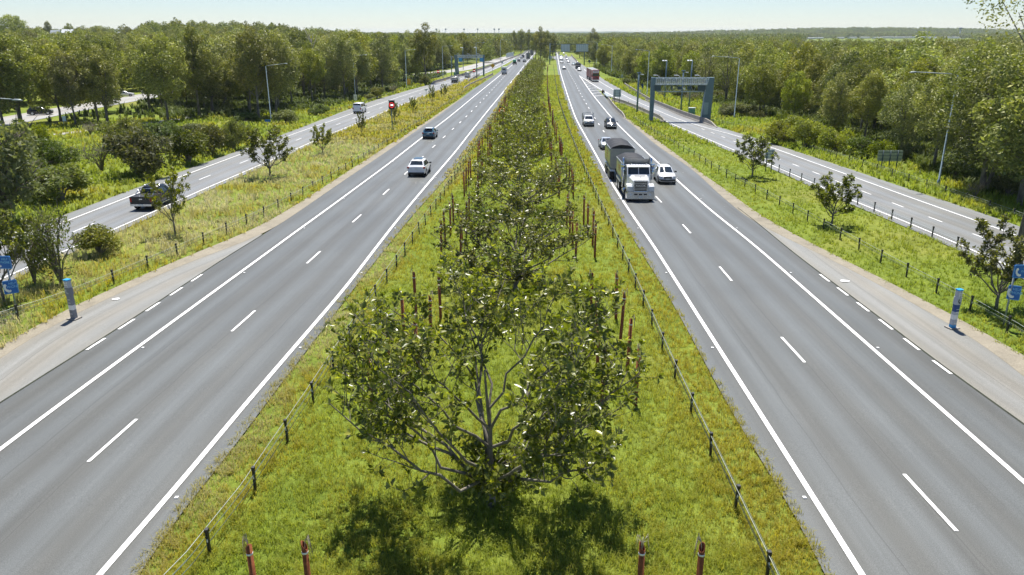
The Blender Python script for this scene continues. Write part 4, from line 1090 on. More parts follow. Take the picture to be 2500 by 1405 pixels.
# ------------------------------------------------------------------ speed camera gantries
def gantry(bl, br, top, label, thick_left):
    a, b_ = at(*bl), at(*br); D = (a.y + b_.y) / 2; z0 = float(g(D)); h = at_y((bl[0] + br[0]) / 2, top, D).z - z0
    Wd = b_.x - a.x; e = empty('camera_gantry', ((a.x + b_.x) / 2, D, z0), 0, label, 'gantry', 'speed camera gantries over the slip roads')
    for s, wide in ((-1, thick_left), (1, not thick_left)):
        b = MB(); x = s * Wd / 2; w = 1.55 if wide else .62
        if wide:
            b.prism([(x - w * .62, -.3), (x + w * .52, -.3), (x + w * .62, h), (x - w * .18 if s > 0 else x - w * .62, h)] if s > 0 else [(x - w * .52, -.3), (x + w * .62, -.3), (x + w * .18, h), (x - w * .62, h)], 'y', -.55, .55)
            b.build('leg', M_teal, e)
            b = MB(); b.box((x - s * .2, -.558, h * .30), (w * .55, .012, h * .28)); b.build('access_panel', simple('teal_panel', (.27, .36, .39), .5), e)
        else:
            b.prism([(x - w / 2, -.3), (x + w / 2, -.3), (x + w * .7, h), (x - w * .6, h)], 'y', -.42, .42); b.build('leg', M_teal, e)
    b = MB(); x0, x1 = -Wd / 2 + .3, Wd / 2 - .4
    zt, zm, zb = h - .12, h - 1.25, h - 2.55
    for yy in (-.95, .95):
        for z in (zt, zm): b.box(((x0 + x1) / 2, yy, z), (x1 - x0, .16, .16))
        b.box(((x0 + x1) / 2, yy * .5, zb), (x1 - x0 - .9, .12, .12))
    n = 8
    for k in range(n + 1):
        x = x0 + (x1 - x0) * k / n
        b.tube([(x, -.95, zm), (x + .18, -1.12, zt)], .05, 5); b.tube([(x, .95, zm), (x + .18, 1.1, zt)], .05, 5)
        b.box((x, 0, zm), (.1, 1.9, .1))
        if k < n:
            x2 = x + (x1 - x0) / n
            b.tube([(x, -.48, zb), ((x + x2) / 2, -.48, zm)], .04, 5); b.tube([((x + x2) / 2, -.48, zm), (x2, -.48, zb)], .04, 5)
    b.build('truss', simple('truss_grey', (.42, .48, .49), .5, .1), e)
    b = MB(); b.box(((x0 + x1) / 2, 0, zm - .03), (x1 - x0, 1.8, .05)); b.build('walkway', M_dteal, e)
    b = MB()
    for k in range(26):
        x = x0 + (x1 - x0) * (k + .5) / 26; b.box((x, -1.03, (zt + zm) / 2), (.03, .02, zt - zm - .1)); b.box((x, 1.02, (zt + zm) / 2), (.03, .02, zt - zm - .1))
    for k in range(1, 5):
        z = zm + (zt - zm) * k / 5; b.box(((x0 + x1) / 2, 1.03, z), (x1 - x0, .02, .04)); b.box(((x0 + x1) / 2, -1.04, z), (x1 - x0, .02, .04))
    b.build('mesh_guard', simple('mesh_guard', (.78, .78, .74), .5, .0), e)
    for k in range(3):
        b = MB(); x = x0 + (x1 - x0) * (.08 + .40 * k); b.tube([(x, 0, zt), (x, 0, zt + .3), (x - .5, 0, zt + .55)], .04, 5); b.box((x - .75, 0, zt + .5), (.6, .3, .14)); b.build('floodlight', M_white, e)
    if thick_left:
        for x in (-Wd / 2 + 1.6, Wd / 2 - .8):
            b = MB(); b.box((x, -1.15, zm - .75), (1.55, .14, 1.5)); b.build('sign_panel', M_lblue, e)
    else:
        for x, w in ((x0 + .55, 1.1), (x1 - .9, 1.3), (x0 + 3.1, .35), (x1 - 3.2, .7), (x0 + 4.6, .8)):
            b = MB(); b.box((x, -.6, zm - .62), (w, .35, 1.05 if w > 1 else .6)); b.build('camera_box', M_dteal, e)
gantry((1588, 296), (1723, 297), 189.5, 'teal speed camera gantry over the right slip road, thick leg on its right', False)
gantry((1116, 185), (1181, 185), 134.4, 'teal camera gantry with two blue signs over the left slip road', True)

# overhead sign gantry seen from behind
p = at(1385, 158); Dg = p.y; zg = float(g(Dg)); X0 = at_y(1342.5, 130, Dg).x; X1 = at_y(1427, 130, Dg).x; Xe = at_y(1438, 130, Dg).x
e = empty('sign_gantry', ((X0 + X1) / 2, Dg, zg), 0, 'overhead sign gantry far down the right carriageway seen from behind', 'gantry'); ox = (X0 + X1) / 2
zt = at_y(1385, 107.5, Dg).z - zg; zb = at_y(1385, 127.5, Dg).z - zg
for x in (X0, X1):
    b = MB(); b.tube([(x - ox, 0, -.3), (x - ox, 0, zt + .2)], [.3, .22], 8); b.build('leg', M_teal, e)
b = MB()
for z in (zt - .2, zb + .1): b.box(((X0 + Xe) / 2 - ox, 0, z), (Xe - X0, .5, .32))
b.build('beam', M_dteal, e)
for a0, a1 in ((1369.5, 1391), (1406.5, 1435.5)):
    xa, xb = at_y(a0, 120, Dg).x - ox, at_y(a1, 120, Dg).x - ox; b = MB(); b.box(((xa + xb) / 2, -.36, (zt + zb) / 2), (xb - xa, .12, zt - zb - .6))
    f = b.build('sign_panel', M_back, e)
    b = MB()
    for k in range(6): b.box((xa + (xb - xa) * (k + .5) / 6, -.45, (zt + zb) / 2), (.13, .06, zt - zb - .55))
    b.build('stiffener', M_dteal, f)

# ------------------------------------------------------------------ signs
def posts_for(e, xs, h, r=.045, mat=None):
    for x in xs:
        b = MB(); b.tube([(x, 0, -.2), (x, 0, h)], r, 8); b.build('post', mat or M_galv, e)
def rrect(w, h, r=.06, n=4):
    pts = []
    for cx, cy, a0 in ((w / 2 - r, h / 2 - r, 0), (-w / 2 + r, h / 2 - r, 90), (-w / 2 + r, -h / 2 + r, 180), (w / 2 - r, -h / 2 + r, 270)):
        for k in range(n + 1): a = R(a0 + 90 * k / n); pts.append((cx + r * math.cos(a), cy + r * math.sin(a)))
    return pts
def handset(b, s, y, ox=0, oz=0, M=None, dep=.006):
    """telephone receiver outline"""
    pts = [(-.30, .46), (-.12, .50), (-.02, .30), (-.10, .20), (-.14, .12), (-.12, -.06), (-.04, -.18), (.06, -.20), (.16, -.30), (.26, -.24), (.36, -.38), (.28, -.52), (.06, -.55), (-.14, -.44), (-.32, -.16), (-.38, .16)]
    poly = [(ox + s * a, oz + s * c) for a, c in pts]; b.prism(poly, 'y', y, y + dep)
M_phonew = simple('phone_white', (.78, .80, .80), .4)
M_signtxt = simple('sign_text_cyan', (.22, .55, .80), .4)
def help_sign(parent, z, w, h, yaw, dx=0):
    """blue HELP PHONE plate"""
    piv = bpy.data.objects.new('sign_plate', None); 
    b = MB(); b.prism(rrect(w, h, .07), 'y', -.02, .02); pl = b.build('sign_plate', M_blue, parent); pl.location = (dx, -.08, z); pl.rotation_euler = (0, 0, yaw)
    bpy.data.objects.remove(piv)
    b = MB()
    o, i = rrect(w * .97, h * .97, .06), rrect(w * .93, h * .93, .05); n = len(o)
    b.add([(x, -.023, q) for x, q in o] + [(x, -.023, q) for x, q in i], [(k, (k + 1) % n, n + (k + 1) % n, n + k) for k in range(n)]); b.build('border', M_signtxt, pl)
    b = MB(); handset(b, h * .62, -.028, -w * .22, -h * .04); b.build('handset_symbol', M_phonew, pl)
    text_mesh('lettering', 'HELP\nPHONE', h * .25, M_signtxt, pl, (w * .17, -.024, h * .13), (PI / 2, 0, 0), .003, .85)
    return pl
p = at(43, 766); h = height_at(22, 612, p)
e = empty('help_phone_sign', p, 0, 'two blue help phone signs on one post at the left frame edge', 'sign', 'help phone signs')
Zc = p.y * cP + (CH - p.z) * sP; k_ = Zc / F
z1 = at_y(14, 640, p.y).z - p.z; z2 = at_y(28, 700, p.y).z - p.z
posts_for(e, [0], z1 - .05); help_sign(e, z1, 44 * k_, 30 * k_ / .95, -.05, at_y(8, 640, p.y).x - p.x); help_sign(e, z2, 30 * k_, 30 * k_ / .9, .55, at_y(28, 700, p.y).x - p.x)
p = at(2449, 797); Zc = p.y * cP + (CH - p.z) * sP; k_ = Zc / F
e = empty('help_phone_sign', p, 0, 'two blue help phone signs on one post at the right frame edge', 'sign', 'help phone signs')
z1 = at_y(2492, 662, p.y).z - p.z; z2 = at_y(2472, 714, p.y).z - p.z
posts_for(e, [.0], z1 - .05); help_sign(e, z1, 44 * k_, 31 * k_ / .95, .0, at_y(2494, 662, p.y).x - p.x); help_sign(e, z2, 27 * k_, 32 * k_ / .9, -.5, at_y(2473, 714, p.y).x - p.x)
# emergency phone pillars
def phone_pillar(base, top, label, blue, yaw):
    p = at(*base); h = height_at(top[0], top[1], p); p.z += .034; Zc = p.y * cP + (CH - p.z) * sP
    e = empty('help_phone', p, yaw, label, 'phone pillar', 'emergency phone pillars'); w = 13 * Zc / F
    def seg(name, z0, z1, mat, k=1.0, dk=1.0):
        b = MB(); b.prism([(x * k, y * dk) for x, y in rrect(w, w * .9, .05)], 'z', z0 * h, z1 * h); return b.build(name, mat, e)
    b = MB(); b.box((0, 0, .03), (w * 2.0, w * 1.7, .05)); b.build('base_plate', M_conc, e)
    seg('foot', .02, .10, M_lblue if blue else M_bodygrey, 1.05); seg('lower_body', .10, .24, M_bodygrey if not blue else M_lgrey)
    seg('reflective_band', .24, .36, M_white, 1.02); seg('middle_body', .36, .44, M_bodygrey if not blue else M_lgrey)
    seg('upper_body', .44, .62, M_dkblue if blue else M_bodygrey); seg('handset_housing', .62, .80, M_bodygrey if not blue else M_lgrey, 1.14, 1.15)
    seg('name_box', .80, .97, M_lgrey, 1.0); seg('cap', .97, 1.0, M_lblue, 1.12, 1.1)
    b = MB(); b.box((0, -w * .46, .885 * h), (w * .62, .012, .14 * h)); lb = b.build('label_plate', M_white, e)
    text_mesh('lettering', 'P\nH\nO\nN\nE', .058 * h / 1.25, M_black, lb, (0, -w * .46 - .008, .885 * h), (PI / 2, 0, 0), .002, 1.5)
    b = MB(); handset(b, .11 * h, -w * .54, 0, .71 * h); b.build('handset_symbol', M_black if blue else M_lgrey, e)
    b = MB()
    for z in (.5, .42, .14): b.box((0, -w * .455, z * h), (w * .5, .012, .012 * h))
    b.build('strip', M_white, e)
phone_pillar((182, 780), (170, 684), 'grey emergency phone pillar standing on the left emergency bay', False, -.25)
phone_pillar((2324, 803), (2341, 708), 'grey emergency phone pillar with blue section on the right emergency bay', True, .25)
# electronic speed signs
def led_sign(base, c, wpx, hpx, label, digits='100', post=.07):
    p = at(*base); Zc = p.y * cP + (CH - p.z) * sP; z = at_y(c[0], c[1], p.y).z - p.z; dx = at_y(c[0], c[1], p.y).x - p.x
    e = empty('electronic_speed_sign', p, 0, label, 'speed sign', 'electronic speed limit signs'); w, h = wpx * Zc / F, hpx * Zc / F
    posts_for(e, [0], z - h / 2, post, M_teal)
    b = MB(); b.box((dx, 0, z), (w, .3, h)); b.box((dx, -.1, z + h / 2 + .05), (w * 1.1, .5, .06)); s = b.build('cabinet', M_led, e)
    b = MB(); n = 32; ro, ri = w * .46, w * .37
    V = [(dx + r_ * math.cos(2 * PI * k / n), -.165, z + r_ * math.sin(2 * PI * k / n)) for r_ in (ro, ri) for k in range(n)]
    b.add(V, [(k, (k + 1) % n, n + (k + 1) % n, n + k) for k in range(n)]); b.build('red_ring', M_ledred, e)
    text_mesh('digits', digits, w * .40, M_ledwhite, e, (dx, -.165, z), (PI / 2, 0, 0), .004, .95, w * .012)
led_sign((958, 318), (956.5, 257), 13.5, 20, 'lit red ring hundred speed sign on a post in the left verge')
led_sign((1228, 306), (1225.5, 270), 14, 18, 'red ring speed sign half hidden by the median figs')
led_sign((1069, 194), (1069.5, 175), 6, 9, 'small red speed sign on the far side of the left slip road'); led_sign((1157.5, 198), (1157.5, 173), 5.5, 8, 'small red speed sign between the left slip road and the motorhome')
# plain plates
def plate_sign(base, c, wpx, hpx, mat, label, npost=1, back=False, name='road_sign', rot=0, text=None, tcol=None, ribs=True):
    p = at(*base); Zc = p.y * cP + (CH - p.z) * sP; q = at_y(c[0], c[1], p.y); z = q.z - p.z; dx = q.x - p.x; w, h = wpx * Zc / F, hpx * Zc / F / .95
    e = empty(name, p, 0, label, 'sign', 'road signs beside the slip roads')
    xs = [0] if npost == 1 else [dx - w * .3 + w * .6 * k / (npost - 1) for k in range(npost)]
    posts_for(e, xs, z + (h * .48 if back else -h * .1), .05 if npost == 1 else .06, M_dteal if back else None)
    b = MB(); b.prism(rrect(w, h, min(w, h) * .08), 'y', -.015, .015); s = b.build('plate', mat, e); s.location = (dx, .08 if back else -.08, z); s.rotation_euler = (0, rot, 0)
    if back and ribs:
        b = MB()
        for k in range(3): b.box((0, -.035, h * (-.3 + .3 * k)), (w * .96, .03, .05))
        b.build('rail', M_dteal, s)
    if text: text_mesh('symbol', text[0], h * text[1], tcol or M_black, s, (0, -.02, 0), (PI / 2, -rot, 0), .003)
    return e
M_signgreen = simple('sign_back_green', (.36, .41, .33), .6, .1)
plate_sign((1506, 254), (1507, 228), 19, 17, M_back, 'grey sign back on two posts behind the crash cushion', 2, True)
plate_sign((1880, 420), (1880, 377), 22, 22, M_back, 'grey sign back beside the vase shaped young fig', 2, True)
plate_sign((2173, 415), (2174, 381), 60, 25, M_signgreen, 'wide green grey sign back on three posts right of the bush row', 3, True)
plate_sign((1343, 158), (1343.5, 141), 8, 7, M_back, 'small grey sign back in the median before the overhead sign', 1, True)
plate_sign((998, 216), (998, 200), 8, 13, M_yel, 'yellow sign by the wood edge below a left street light')
plate_sign((1203, 184), (1203, 161), 8, 8, M_yel, 'yellow diamond warning sign left of the motorhome', rot=PI / 4, name='warning_sign')
plate_sign((1203.2, 184.5), (1203, 169), 4, 4.5, M_white, 'small white plate under the yellow diamond') if False else None
plate_sign((868, 254), (867.5, 238), 8, 13, M_white, 'white kilometre sign with a black numeral above the white van', text=('5', .5))
plate_sign((654, 312), (654, 295), 14, 5, M_blue, 'low blue sign at the foot of the first left street light')
plate_sign((1041, 241), (1040.5, 219.5), 7, 4.5, M_white, 'small white sign before the white ramp truck')
plate_sign((1225, 170), (1226, 153), 4, 5, M_back, 'tiny grey sign ahead of the motorhome', 1, True)
plate_sign((1568, 230), (1568.5, 210), 5, 9, M_dkblue, 'narrow blue sign beside the left gantry column')
plate_sign((1518, 201), (1519, 187), 5, 8, M_back, 'pale small sign at the edge of the right wood', 1, True)
plate_sign((1439, 165), (1439, 150), 5, 6, M_dteal, 'dark small sign by the trees above the red truck', 1, True)
plate_sign((157, 310), (157, 290), 9, 12, M_back, 'white small sign by the side road in the left wood')
b = MB(); p = at(1688, 283); b.box((0, 0, .75), (1.2, .7, 1.5)); c1 = empty('roadside_cabinet', p, 0, 'green equipment cabinet in the grass beside the right gantry', 'cabinet'); b.build('body', M_green, c1)
b = MB(); b.box((0, 0, 1.56), (1.35, .85, .12)); b.build('lid', M_back, c1); b = MB(); b.box((0, 0, .0), (1.3, .8, .16)); b.build('plinth', M_conc, c1)
p = at(1112, 188); c2 = empty('roadside_cabinet', p, 0, 'teal equipment cabinet at the foot of the left gantry', 'cabinet'); b = MB(); b.box((-.2, -.6, .9), (.9, .6, 1.8)); b.build('body', M_green, c2); b = MB(); b.box((-.2, -.6, 1.83), (1, .7, .06)); b.build('lid', M_back, c2)
# litter on the bays
for (x, y), lab, s in (((2062, 689), 'flat white scrap of cardboard on the right emergency bay', .55), ((283, 733), 'torn white paper on the left emergency bay', .42)):
    p = at(x, y); b = MB(); rg = random.Random(x)
    V = [(math.cos(a) * s * rg.uniform(.35, .6), math.sin(a) * s * rg.uniform(.25, .5), .02 + .03 * rg.random()) for a in [k * PI / 4 for k in range(8)]] + [(0, 0, .05)]
    b.add(V, [(k, (k + 1) % 8, 8) for k in range(8)]); tag(b.build('litter', M_white, loc=p + Vector((0, 0, .035))), lab, 'litter', 'scraps of litter on the emergency bays')
# ------------------------------------------------------------------ grass
def m_grass():
    t = NT('grass_blades'); a = t.n('ShaderNodeAttribute'); a.attribute_name = 'tint'; d = t.n('ShaderNodeAttribute'); d.attribute_name = 'dry'
    c = t.ramp(d.outputs['Fac'], [(0, (.215, .285, .03)), (.25, (.30, .33, .044)), (.5, (.37, .315, .035)), (.75, (.40, .365, .20)), (1, (.50, .455, .33))])
    c = t.mix(1, c, t.ramp(a.outputs['Fac'], [(0, (.74, .76, .74)), (.5, (1, 1, 1)), (1, (1.25, 1.23, 1.2))]), 'MULTIPLY')
    p = t.principled(c, .55, 0, .3); tr = t.n('ShaderNodeBsdfTranslucent'); t.l(t.mix(1, c, (1.25, 1.25, .7), 'MULTIPLY'), tr.inputs['Color'])
    mx = t.n('ShaderNodeMixShader'); mx.inputs[0].default_value = .5; t.l(p.outputs[0], mx.inputs[1]); t.l(tr.outputs[0], mx.inputs[2]); return t.done(mx)
M_grass = m_grass()
def vnoise(x, y, s, seed):
    """smooth value noise"""
    rg = np.random.default_rng(seed); T = rg.random((256, 256)); x = x / s + 1000; y = y / s + 1000
    xi = np.floor(x).astype(int); yi = np.floor(y).astype(int); fx = x - xi; fy = y - yi; fx = fx * fx * (3 - 2 * fx); fy = fy * fy * (3 - 2 * fy)
    a = T[xi % 256, yi % 256]; b = T[(xi + 1) % 256, yi % 256]; c = T[xi % 256, (yi + 1) % 256]; d = T[(xi + 1) % 256, (yi + 1) % 256]
    return (a * (1 - fx) + b * fx) * (1 - fy) + (c * (1 - fx) + d * fx) * fy
M_scrub = m_leaf('scrub_leaves', (.05, .065, .018), (.10, .12, .03), (.20, .19, .06), .25, .6, .2)
def blades(name, fl, fr, y0, y1, dens, hgt, wid, per, label, dryf, seed, fall=None, edge=.25):
    """tufts scattered between two lines; dens per square metre at y0 falling off with distance"""
    rg = np.random.default_rng(seed); ys = []; xs = []
    yy = np.arange(y0, y1, 2.0)
    for y in yy:
        a, b = float(fl(y)) - edge, float(fr(y)) + edge
        if b - a < .3: continue
        n = int(dens * (y0 / y) ** (fall or 1.5) * (b - a) * 2 + rg.random()); ys.append(y + 2 * rg.random(n)); xs.append(a + (b - a) * rg.random(n))
    X = np.concatenate(xs); Y = np.concatenate(ys)
    sz = 1 + np.maximum(0, Y - 25) * .012
    keep = (vnoise(X, Y, 1.4, 5) > .08) | (rg.random(len(X)) < .7); X, Y, sz = X[keep], Y[keep], sz[keep]
    if name == 'undergrowth':
        SP = np.array([(q.x, q.y) for q in side_pts]); keep = np.ones(len(X), bool)
        for k in range(0, len(SP), 2): keep &= (X - SP[k, 0]) ** 2 + (Y - SP[k, 1]) ** 2 > 81
        zc = Y * cP + 14.5 * sP; qx = PW / 2 + F * X / zc; keep &= ~((qx > 20) & (qx < 400) & (rg.random(len(X)) < .85)); X, Y, sz = X[keep], Y[keep], sz[keep]
    n = len(X); N = n * per
    D = dryf(X, Y); hv = .65 + .8 * vnoise(X, Y, .9, 8)
    cx = np.repeat(X, per) + rg.normal(0, .05, N) * np.repeat(sz, per); cy = np.repeat(Y, per) + rg.normal(0, .05, N) * np.repeat(sz, per); s = np.repeat(sz, per)
    cz = g(cy) - .06
    az = rg.random(N) * 2 * PI; ln = (.25 + .75 * rg.random(N)); h = hgt * np.repeat(hv, per) * (.55 + .75 * rg.random(N)) * (1 + (s - 1) * .25); w = wid * s * (.6 + .8 * rg.random(N))
    ux, uy = np.cos(az), np.sin(az); px, py = -uy, ux; lean = h * ln
    B = np.stack([cx, cy, cz], -1); U = np.stack([ux, uy, 0 * ux], -1); Pp = np.stack([px, py, 0 * px], -1); Z = np.array([0, 0, 1.0])
    m = B + U * (lean * .32)[:, None] + Z * (h * .62)[:, None]; tp = B + U * (lean * .95)[:, None] + Z * (h * (1 - .35 * ln))[:, None]
    V = np.stack([B - Pp * w[:, None] * .5, B + Pp * w[:, None] * .5, m + Pp * w[:, None] * .4, m - Pp * w[:, None] * .4, tp], 1).reshape(-1, 3)
    i = np.arange(N) * 5; Q = np.concatenate([np.stack([i, i + 1, i + 2], 1), np.stack([i, i + 2, i + 3], 1), np.stack([i + 3, i + 2, i + 4], 1)])
    T = np.clip(np.repeat(.40 + .2 * vnoise(X, Y, .5, 13), per) + rg.normal(0, .12, N), 0, 1); Dd = np.clip(np.repeat(D, per) + rg.normal(0, .06, N), 0, 1)
    o = obj(name, np_mesh(name, V, Q, M_scrub if name == 'undergrowth' else M_grass, np.tile(T, 3), col=np.tile(Dd, 3))); tag(o, label, None, None, 'stuff'); print(name, N); return o
def dry_med(X, Y):
    fr = 1 - np.clip((Rl_grass(Y) - X) / 3.1, 0, 1); fl = 1 - np.clip((X - Lr_grass(Y)) / 2.6, 0, 1)
    b = .05 + .32 * (vnoise(X, Y, 4.0, 2) ** 1.5) + .12 * vnoise(X, Y, .8, 3) ** 2.2
    gold = np.clip(fr * 1.6, 0, 1) * np.clip(1.2 - (Y - 20) / 160, .35, 1); b = b * (1 - gold) + .47 * gold
    return b + .48 * np.clip(fl * 1.2, 0, 1)
blades('grass', Lr_grass, Rl_grass, 13, 75, 95, .23, .0145, 9, 'long yellow green grass filling the median near the camera', dry_med, 1, 1.35)
blades('grass', Lr_grass, Rl_grass, 75, 330, 5, .30, .045, 8, 'yellow green grass farther along the median', dry_med, 2, 1.2)
def dry_lv(X, Y): return .42 + .70 * vnoise(X, Y, 3.2, 4) ** 1.2 - .25 * np.clip(1.6 - (L_gut_out(Y) - X), 0, 1) + .15 * vnoise(X, Y, .7, 6)
lv_l = off(LRr_line, .9)
blades('grass', cut(lv_l, off(L_gut_out, -30), 1), L_gut_out, 24, 110, 17, .42, .024, 8, 'tall straw coloured grass on the left verge', dry_lv, 3, 1.3)
blades('grass', lv_l, off(L_asph, -.8), 110, 300, 2.6, .42, .05, 7, 'grass on the left verge farther off', lambda X, Y: dry_lv(X, Y) * .7, 4, 1.2)
def dry_rv(X, Y): return .04 + .25 * vnoise(X, Y, 3.5, 7) ** 1.6 + .08 * vnoise(X, Y, .7, 9) ** 2
rv_r = off(RRl_line, -.9)
blades('grass', R_gut_out, cut(rv_r, off(R_gut_out, 30), -1), 22, 110, 24, .22, .022, 8, 'green mown grass on the right verge', dry_rv, 5, 1.3)
blades('grass', off(R_gut_out, .0), rv_r, 110, 185, 2.6, .32, .05, 7, 'green grass on the right verge farther off', dry_rv, 6, 1.2)
blades('grass', off(RRr_asph, .2), cut(right_front, off(RRr_asph, 26), -1), 50, 300, 5.5, .55, .045, 7, 'tall rough grass beyond the right slip road', lambda X, Y: .0 + .45 * vnoise(X, Y, 5, 11) ** 1.7, 7, 1.4)
blades('grass', cut(left_front, off(LRl_asph, -45), 1), off(LRl_asph, -.2), 50, 300, 4.0, .50, .05, 7, 'rough grass beyond the left slip road', lambda X, Y: .04 + .5 * vnoise(X, Y, 6, 12) ** 1.8, 8, 1.3)
# scrub under the woods
blades('undergrowth', off(right_front, -1), off(right_front, 45), 70, 420, 4.2, 1.0, .08, 8, 'dark scrub under the right wood', lambda X, Y: -.1 + .7 * vnoise(X, Y, 4, 14) ** 2, 9, 1.5)
blades('undergrowth', off(left_front, -62), off(left_front, 2), 110, 420, 2.2, .9, .09, 8, 'dark scrub under the left wood', lambda X, Y: -.1 + .7 * vnoise(X, Y, 4, 15) ** 2, 10, 1.4)
# ------------------------------------------------------------------ far buildings, towers, hills
M_shed = simple('shed_roof', (.62, .64, .66), .5, 0, .4, .1, .05); M_shedw = simple('shed_wall', (.50, .50, .48), .7)
M_tile = simple('roof_tiles', (.22, .17, .15), .8); M_brick = simple('pale_brick', (.45, .40, .34), .8)
rf = random.Random(12)
def house(px, py, D, wpx, label, roof, wall, group, flat=False, hpx=None):
    q = at_y(px, py, D); Zc = D * cP + CH * sP; w = wpx * Zc / F; z = float(G(q.x, D)); dpt = w * rf.uniform(.5, .8); h = max(4.2, (q.z - z) * .99) if flat else max(5, min(9, q.z - z))
    e = empty('shed' if flat else 'house', (q.x, D, z), rf.uniform(-.3, .3), label, 'building', group)
    rh = h * (.12 if flat else .3); wh = h - rh
    b = MB(); b.box((0, 0, wh / 2), (w * .94, dpt * .94, wh)); b.build('wall', wall, e)
    b = MB(); b.prism([(-dpt / 2, wh), (dpt / 2, wh), (0, wh + rh)], 'x', -w / 2, w / 2); b.build('roof', roof, e)
    if not flat:
        for k in (-.28, .05, .3): b = MB(); b.box((w * k, -dpt * .475, wh * .55), (w * .12, .06, wh * .3)); b.build('window', M_dteal, e)
LEFTH = ['pale roofed house at the left hill crest, leftmost', 'house under the lone round tree on the left hill', 'low white walled house left of the hill gap', 'house with pale roof on the left skyline', 'house right of the hill gap on the left skyline', 'farthest right house on the left hill']
for lab, (px, py, D, wp_) in zip(LEFTH, [(45, 66, 560, 22), (135, 74, 600, 24), (165, 72, 610, 26), (208, 77, 640, 20), (298, 78, 660, 22), (318, 79, 690, 18)]):
    house(px, py, D, wp_, lab, M_shed if rf.random() < .6 else M_tile, M_brick, 'houses on the left hill')
SH = [(1978, 97, 2120, 22), (2000, 95, 2200, 18), (2052, 98, 2140, 16), (2080, 97, 2200, 22), (2110, 96, 2150, 24), (2140, 98, 2110, 20), (2165, 96, 2170, 26), (2190, 95, 2130, 30), (2215, 94, 2200, 26), (2245, 94, 2160, 30), (2275, 96, 2220, 24), (2305, 97, 2150, 22), (2330, 98, 2180, 18), (2352, 86, 2420, 10), (2480, 96, 2160, 22), (2455, 98, 2190, 14)]
for i, (px, py, D, wp_) in enumerate(SH):
    house(px, py, D, wp_, f'{ORD[i]} pale roofed shed from the left in the distant estate', M_shed, M_shedw, 'pale sheds of the distant estate', True)
p = at_y(2345, 72, 2600); z = float(G(p.x, 2600)); e = empty('water_tower', (p.x, 2600, z), 0, 'mushroom shaped water tower on the right skyline', 'water tower')
zt = at_y(2345, 67.5, 2600).z - z; k = 2600 * cP / F
b = MB(); b.tube([(0, 0, -1), (0, 0, zt - 6 * k)], [2.2, 1.7], 12); b.build('shaft', M_shedw, e)
b = MB(); b.tube([(0, 0, zt - 6 * k), (0, 0, zt - 3 * k), (0, 0, zt - .6 * k), (0, 0, zt)], [1.6, 4 * k, 4 * k, 3.2 * k], 16); b.build('tank', simple('tower_tank', (.22, .25, .28), .7), e)
STL = ['leftmost', 'second', 'third', 'fourth', 'fifth', 'rightmost']
for lab, px in zip(STL, (1065, 1088, 1133, 1166, 1207, 1218)):
    p = at_y(px, 75, 3000); z = -4.0; zt = at_y(px, 73.5, 3000).z - z
    e = empty('stadium_light', (p.x, 3000, z), 0, f'{lab} stadium floodlight mast from the left on the horizon', 'floodlight mast', 'stadium floodlight masts on the horizon')
    b = MB(); b.tube([(0, 0, 0), (0, 0, zt)], [1.0, .7], 6); b.build('mast', M_galv, e); b = MB(); b.box((0, 0, zt + 2), (6, 1, 5)); b.build('lamp_bank', M_teal, e)
# pylon in the right wood and far hills
def hills():
    xs = np.linspace(-9000, 9000, 120); V = []
    rgh = np.random.default_rng(4); prof = 20 + 14 * np.sin(xs / 1900 + 1) + 8 * np.sin(xs / 640) + rgh.normal(0, 1.4, 120)
    for k, (yy, f) in enumerate(((7600, 0), (8200, .7), (9000, 1.0), (9600, 0))):
        for x, h in zip(xs, prof): V.append((x, yy, -6 + max(0, h * f)))
    i = np.arange(3)[:, None] * 120 + np.arange(119)[None]; Q = np.stack([i, i + 1, i + 121, i + 120], -1).reshape(-1, 4)
    return np_mesh('hills', np.array(V), Q, simple('hill_green', (.07, .09, .035), .9, 0, .1, .2, .002), smooth=True)
tag(obj('hills', hills()), 'low wooded ridge along the horizon', None, None, 'structure')
# lone trees on the left hill skyline
for px, py, pt, wpx, pr, lab in [(30, 80, 38, 60, 1, 'big tree on the left hill crest at the photo edge'), (118, 78, 53, 20, 0, 'dark rounded tree alone on the left hill'), (170, 80, 58, 22, 5, 'small round tree between the left hill houses'), (240, 80, 64, 46, 1, 'spreading tree on the left skyline right of the hill houses'), (312, 80, 67, 24, 3, 'low tree on the left skyline above the dark gums'), (432, 80, 64, 26, 1, 'tree on the left skyline above the wood')]:
    D = 560 if px < 100 else 640; q = at_y(px, py, D); z = float(G(q.x, D)); h = at_y(px, pt, D).z - z; wm = wpx * D * cP / F
    plant('hill_tree', EUC[pr], (q.x, D, z), wm / 8.5, rf.random() * 6, lab, 'tree', 'trees on the left hill', sz=h / EH[pr])
# dead bare tree rising from the left wood
b = MB(); p = at(770, 240); h = height_at(772, 60, p); rg_ = random.Random(3)
b.tube([(0, 0, 0), (.2, 0, h * .5), (.1, 0, h * .8)], [.25, .16, .1], 6)
for k in range(16):
    z0 = h * rg_.uniform(.6, .8); a = rg_.random() * 6.28; L = rg_.uniform(1.5, 3.4); b.tube([(.1, 0, z0), (L * .3 * math.cos(a), L * .3 * math.sin(a), z0 + L * .6), (L * .55 * math.cos(a + .3), L * .55 * math.sin(a + .3), min(h, z0 + L * 1.2))], [.07, .045, .015], 4)
tag(b.build('dead_tree', simple('dead_wood', (.38, .35, .32), .8), loc=p), 'bare dead tree whose pale twigs rise above the left wood', 'tree')
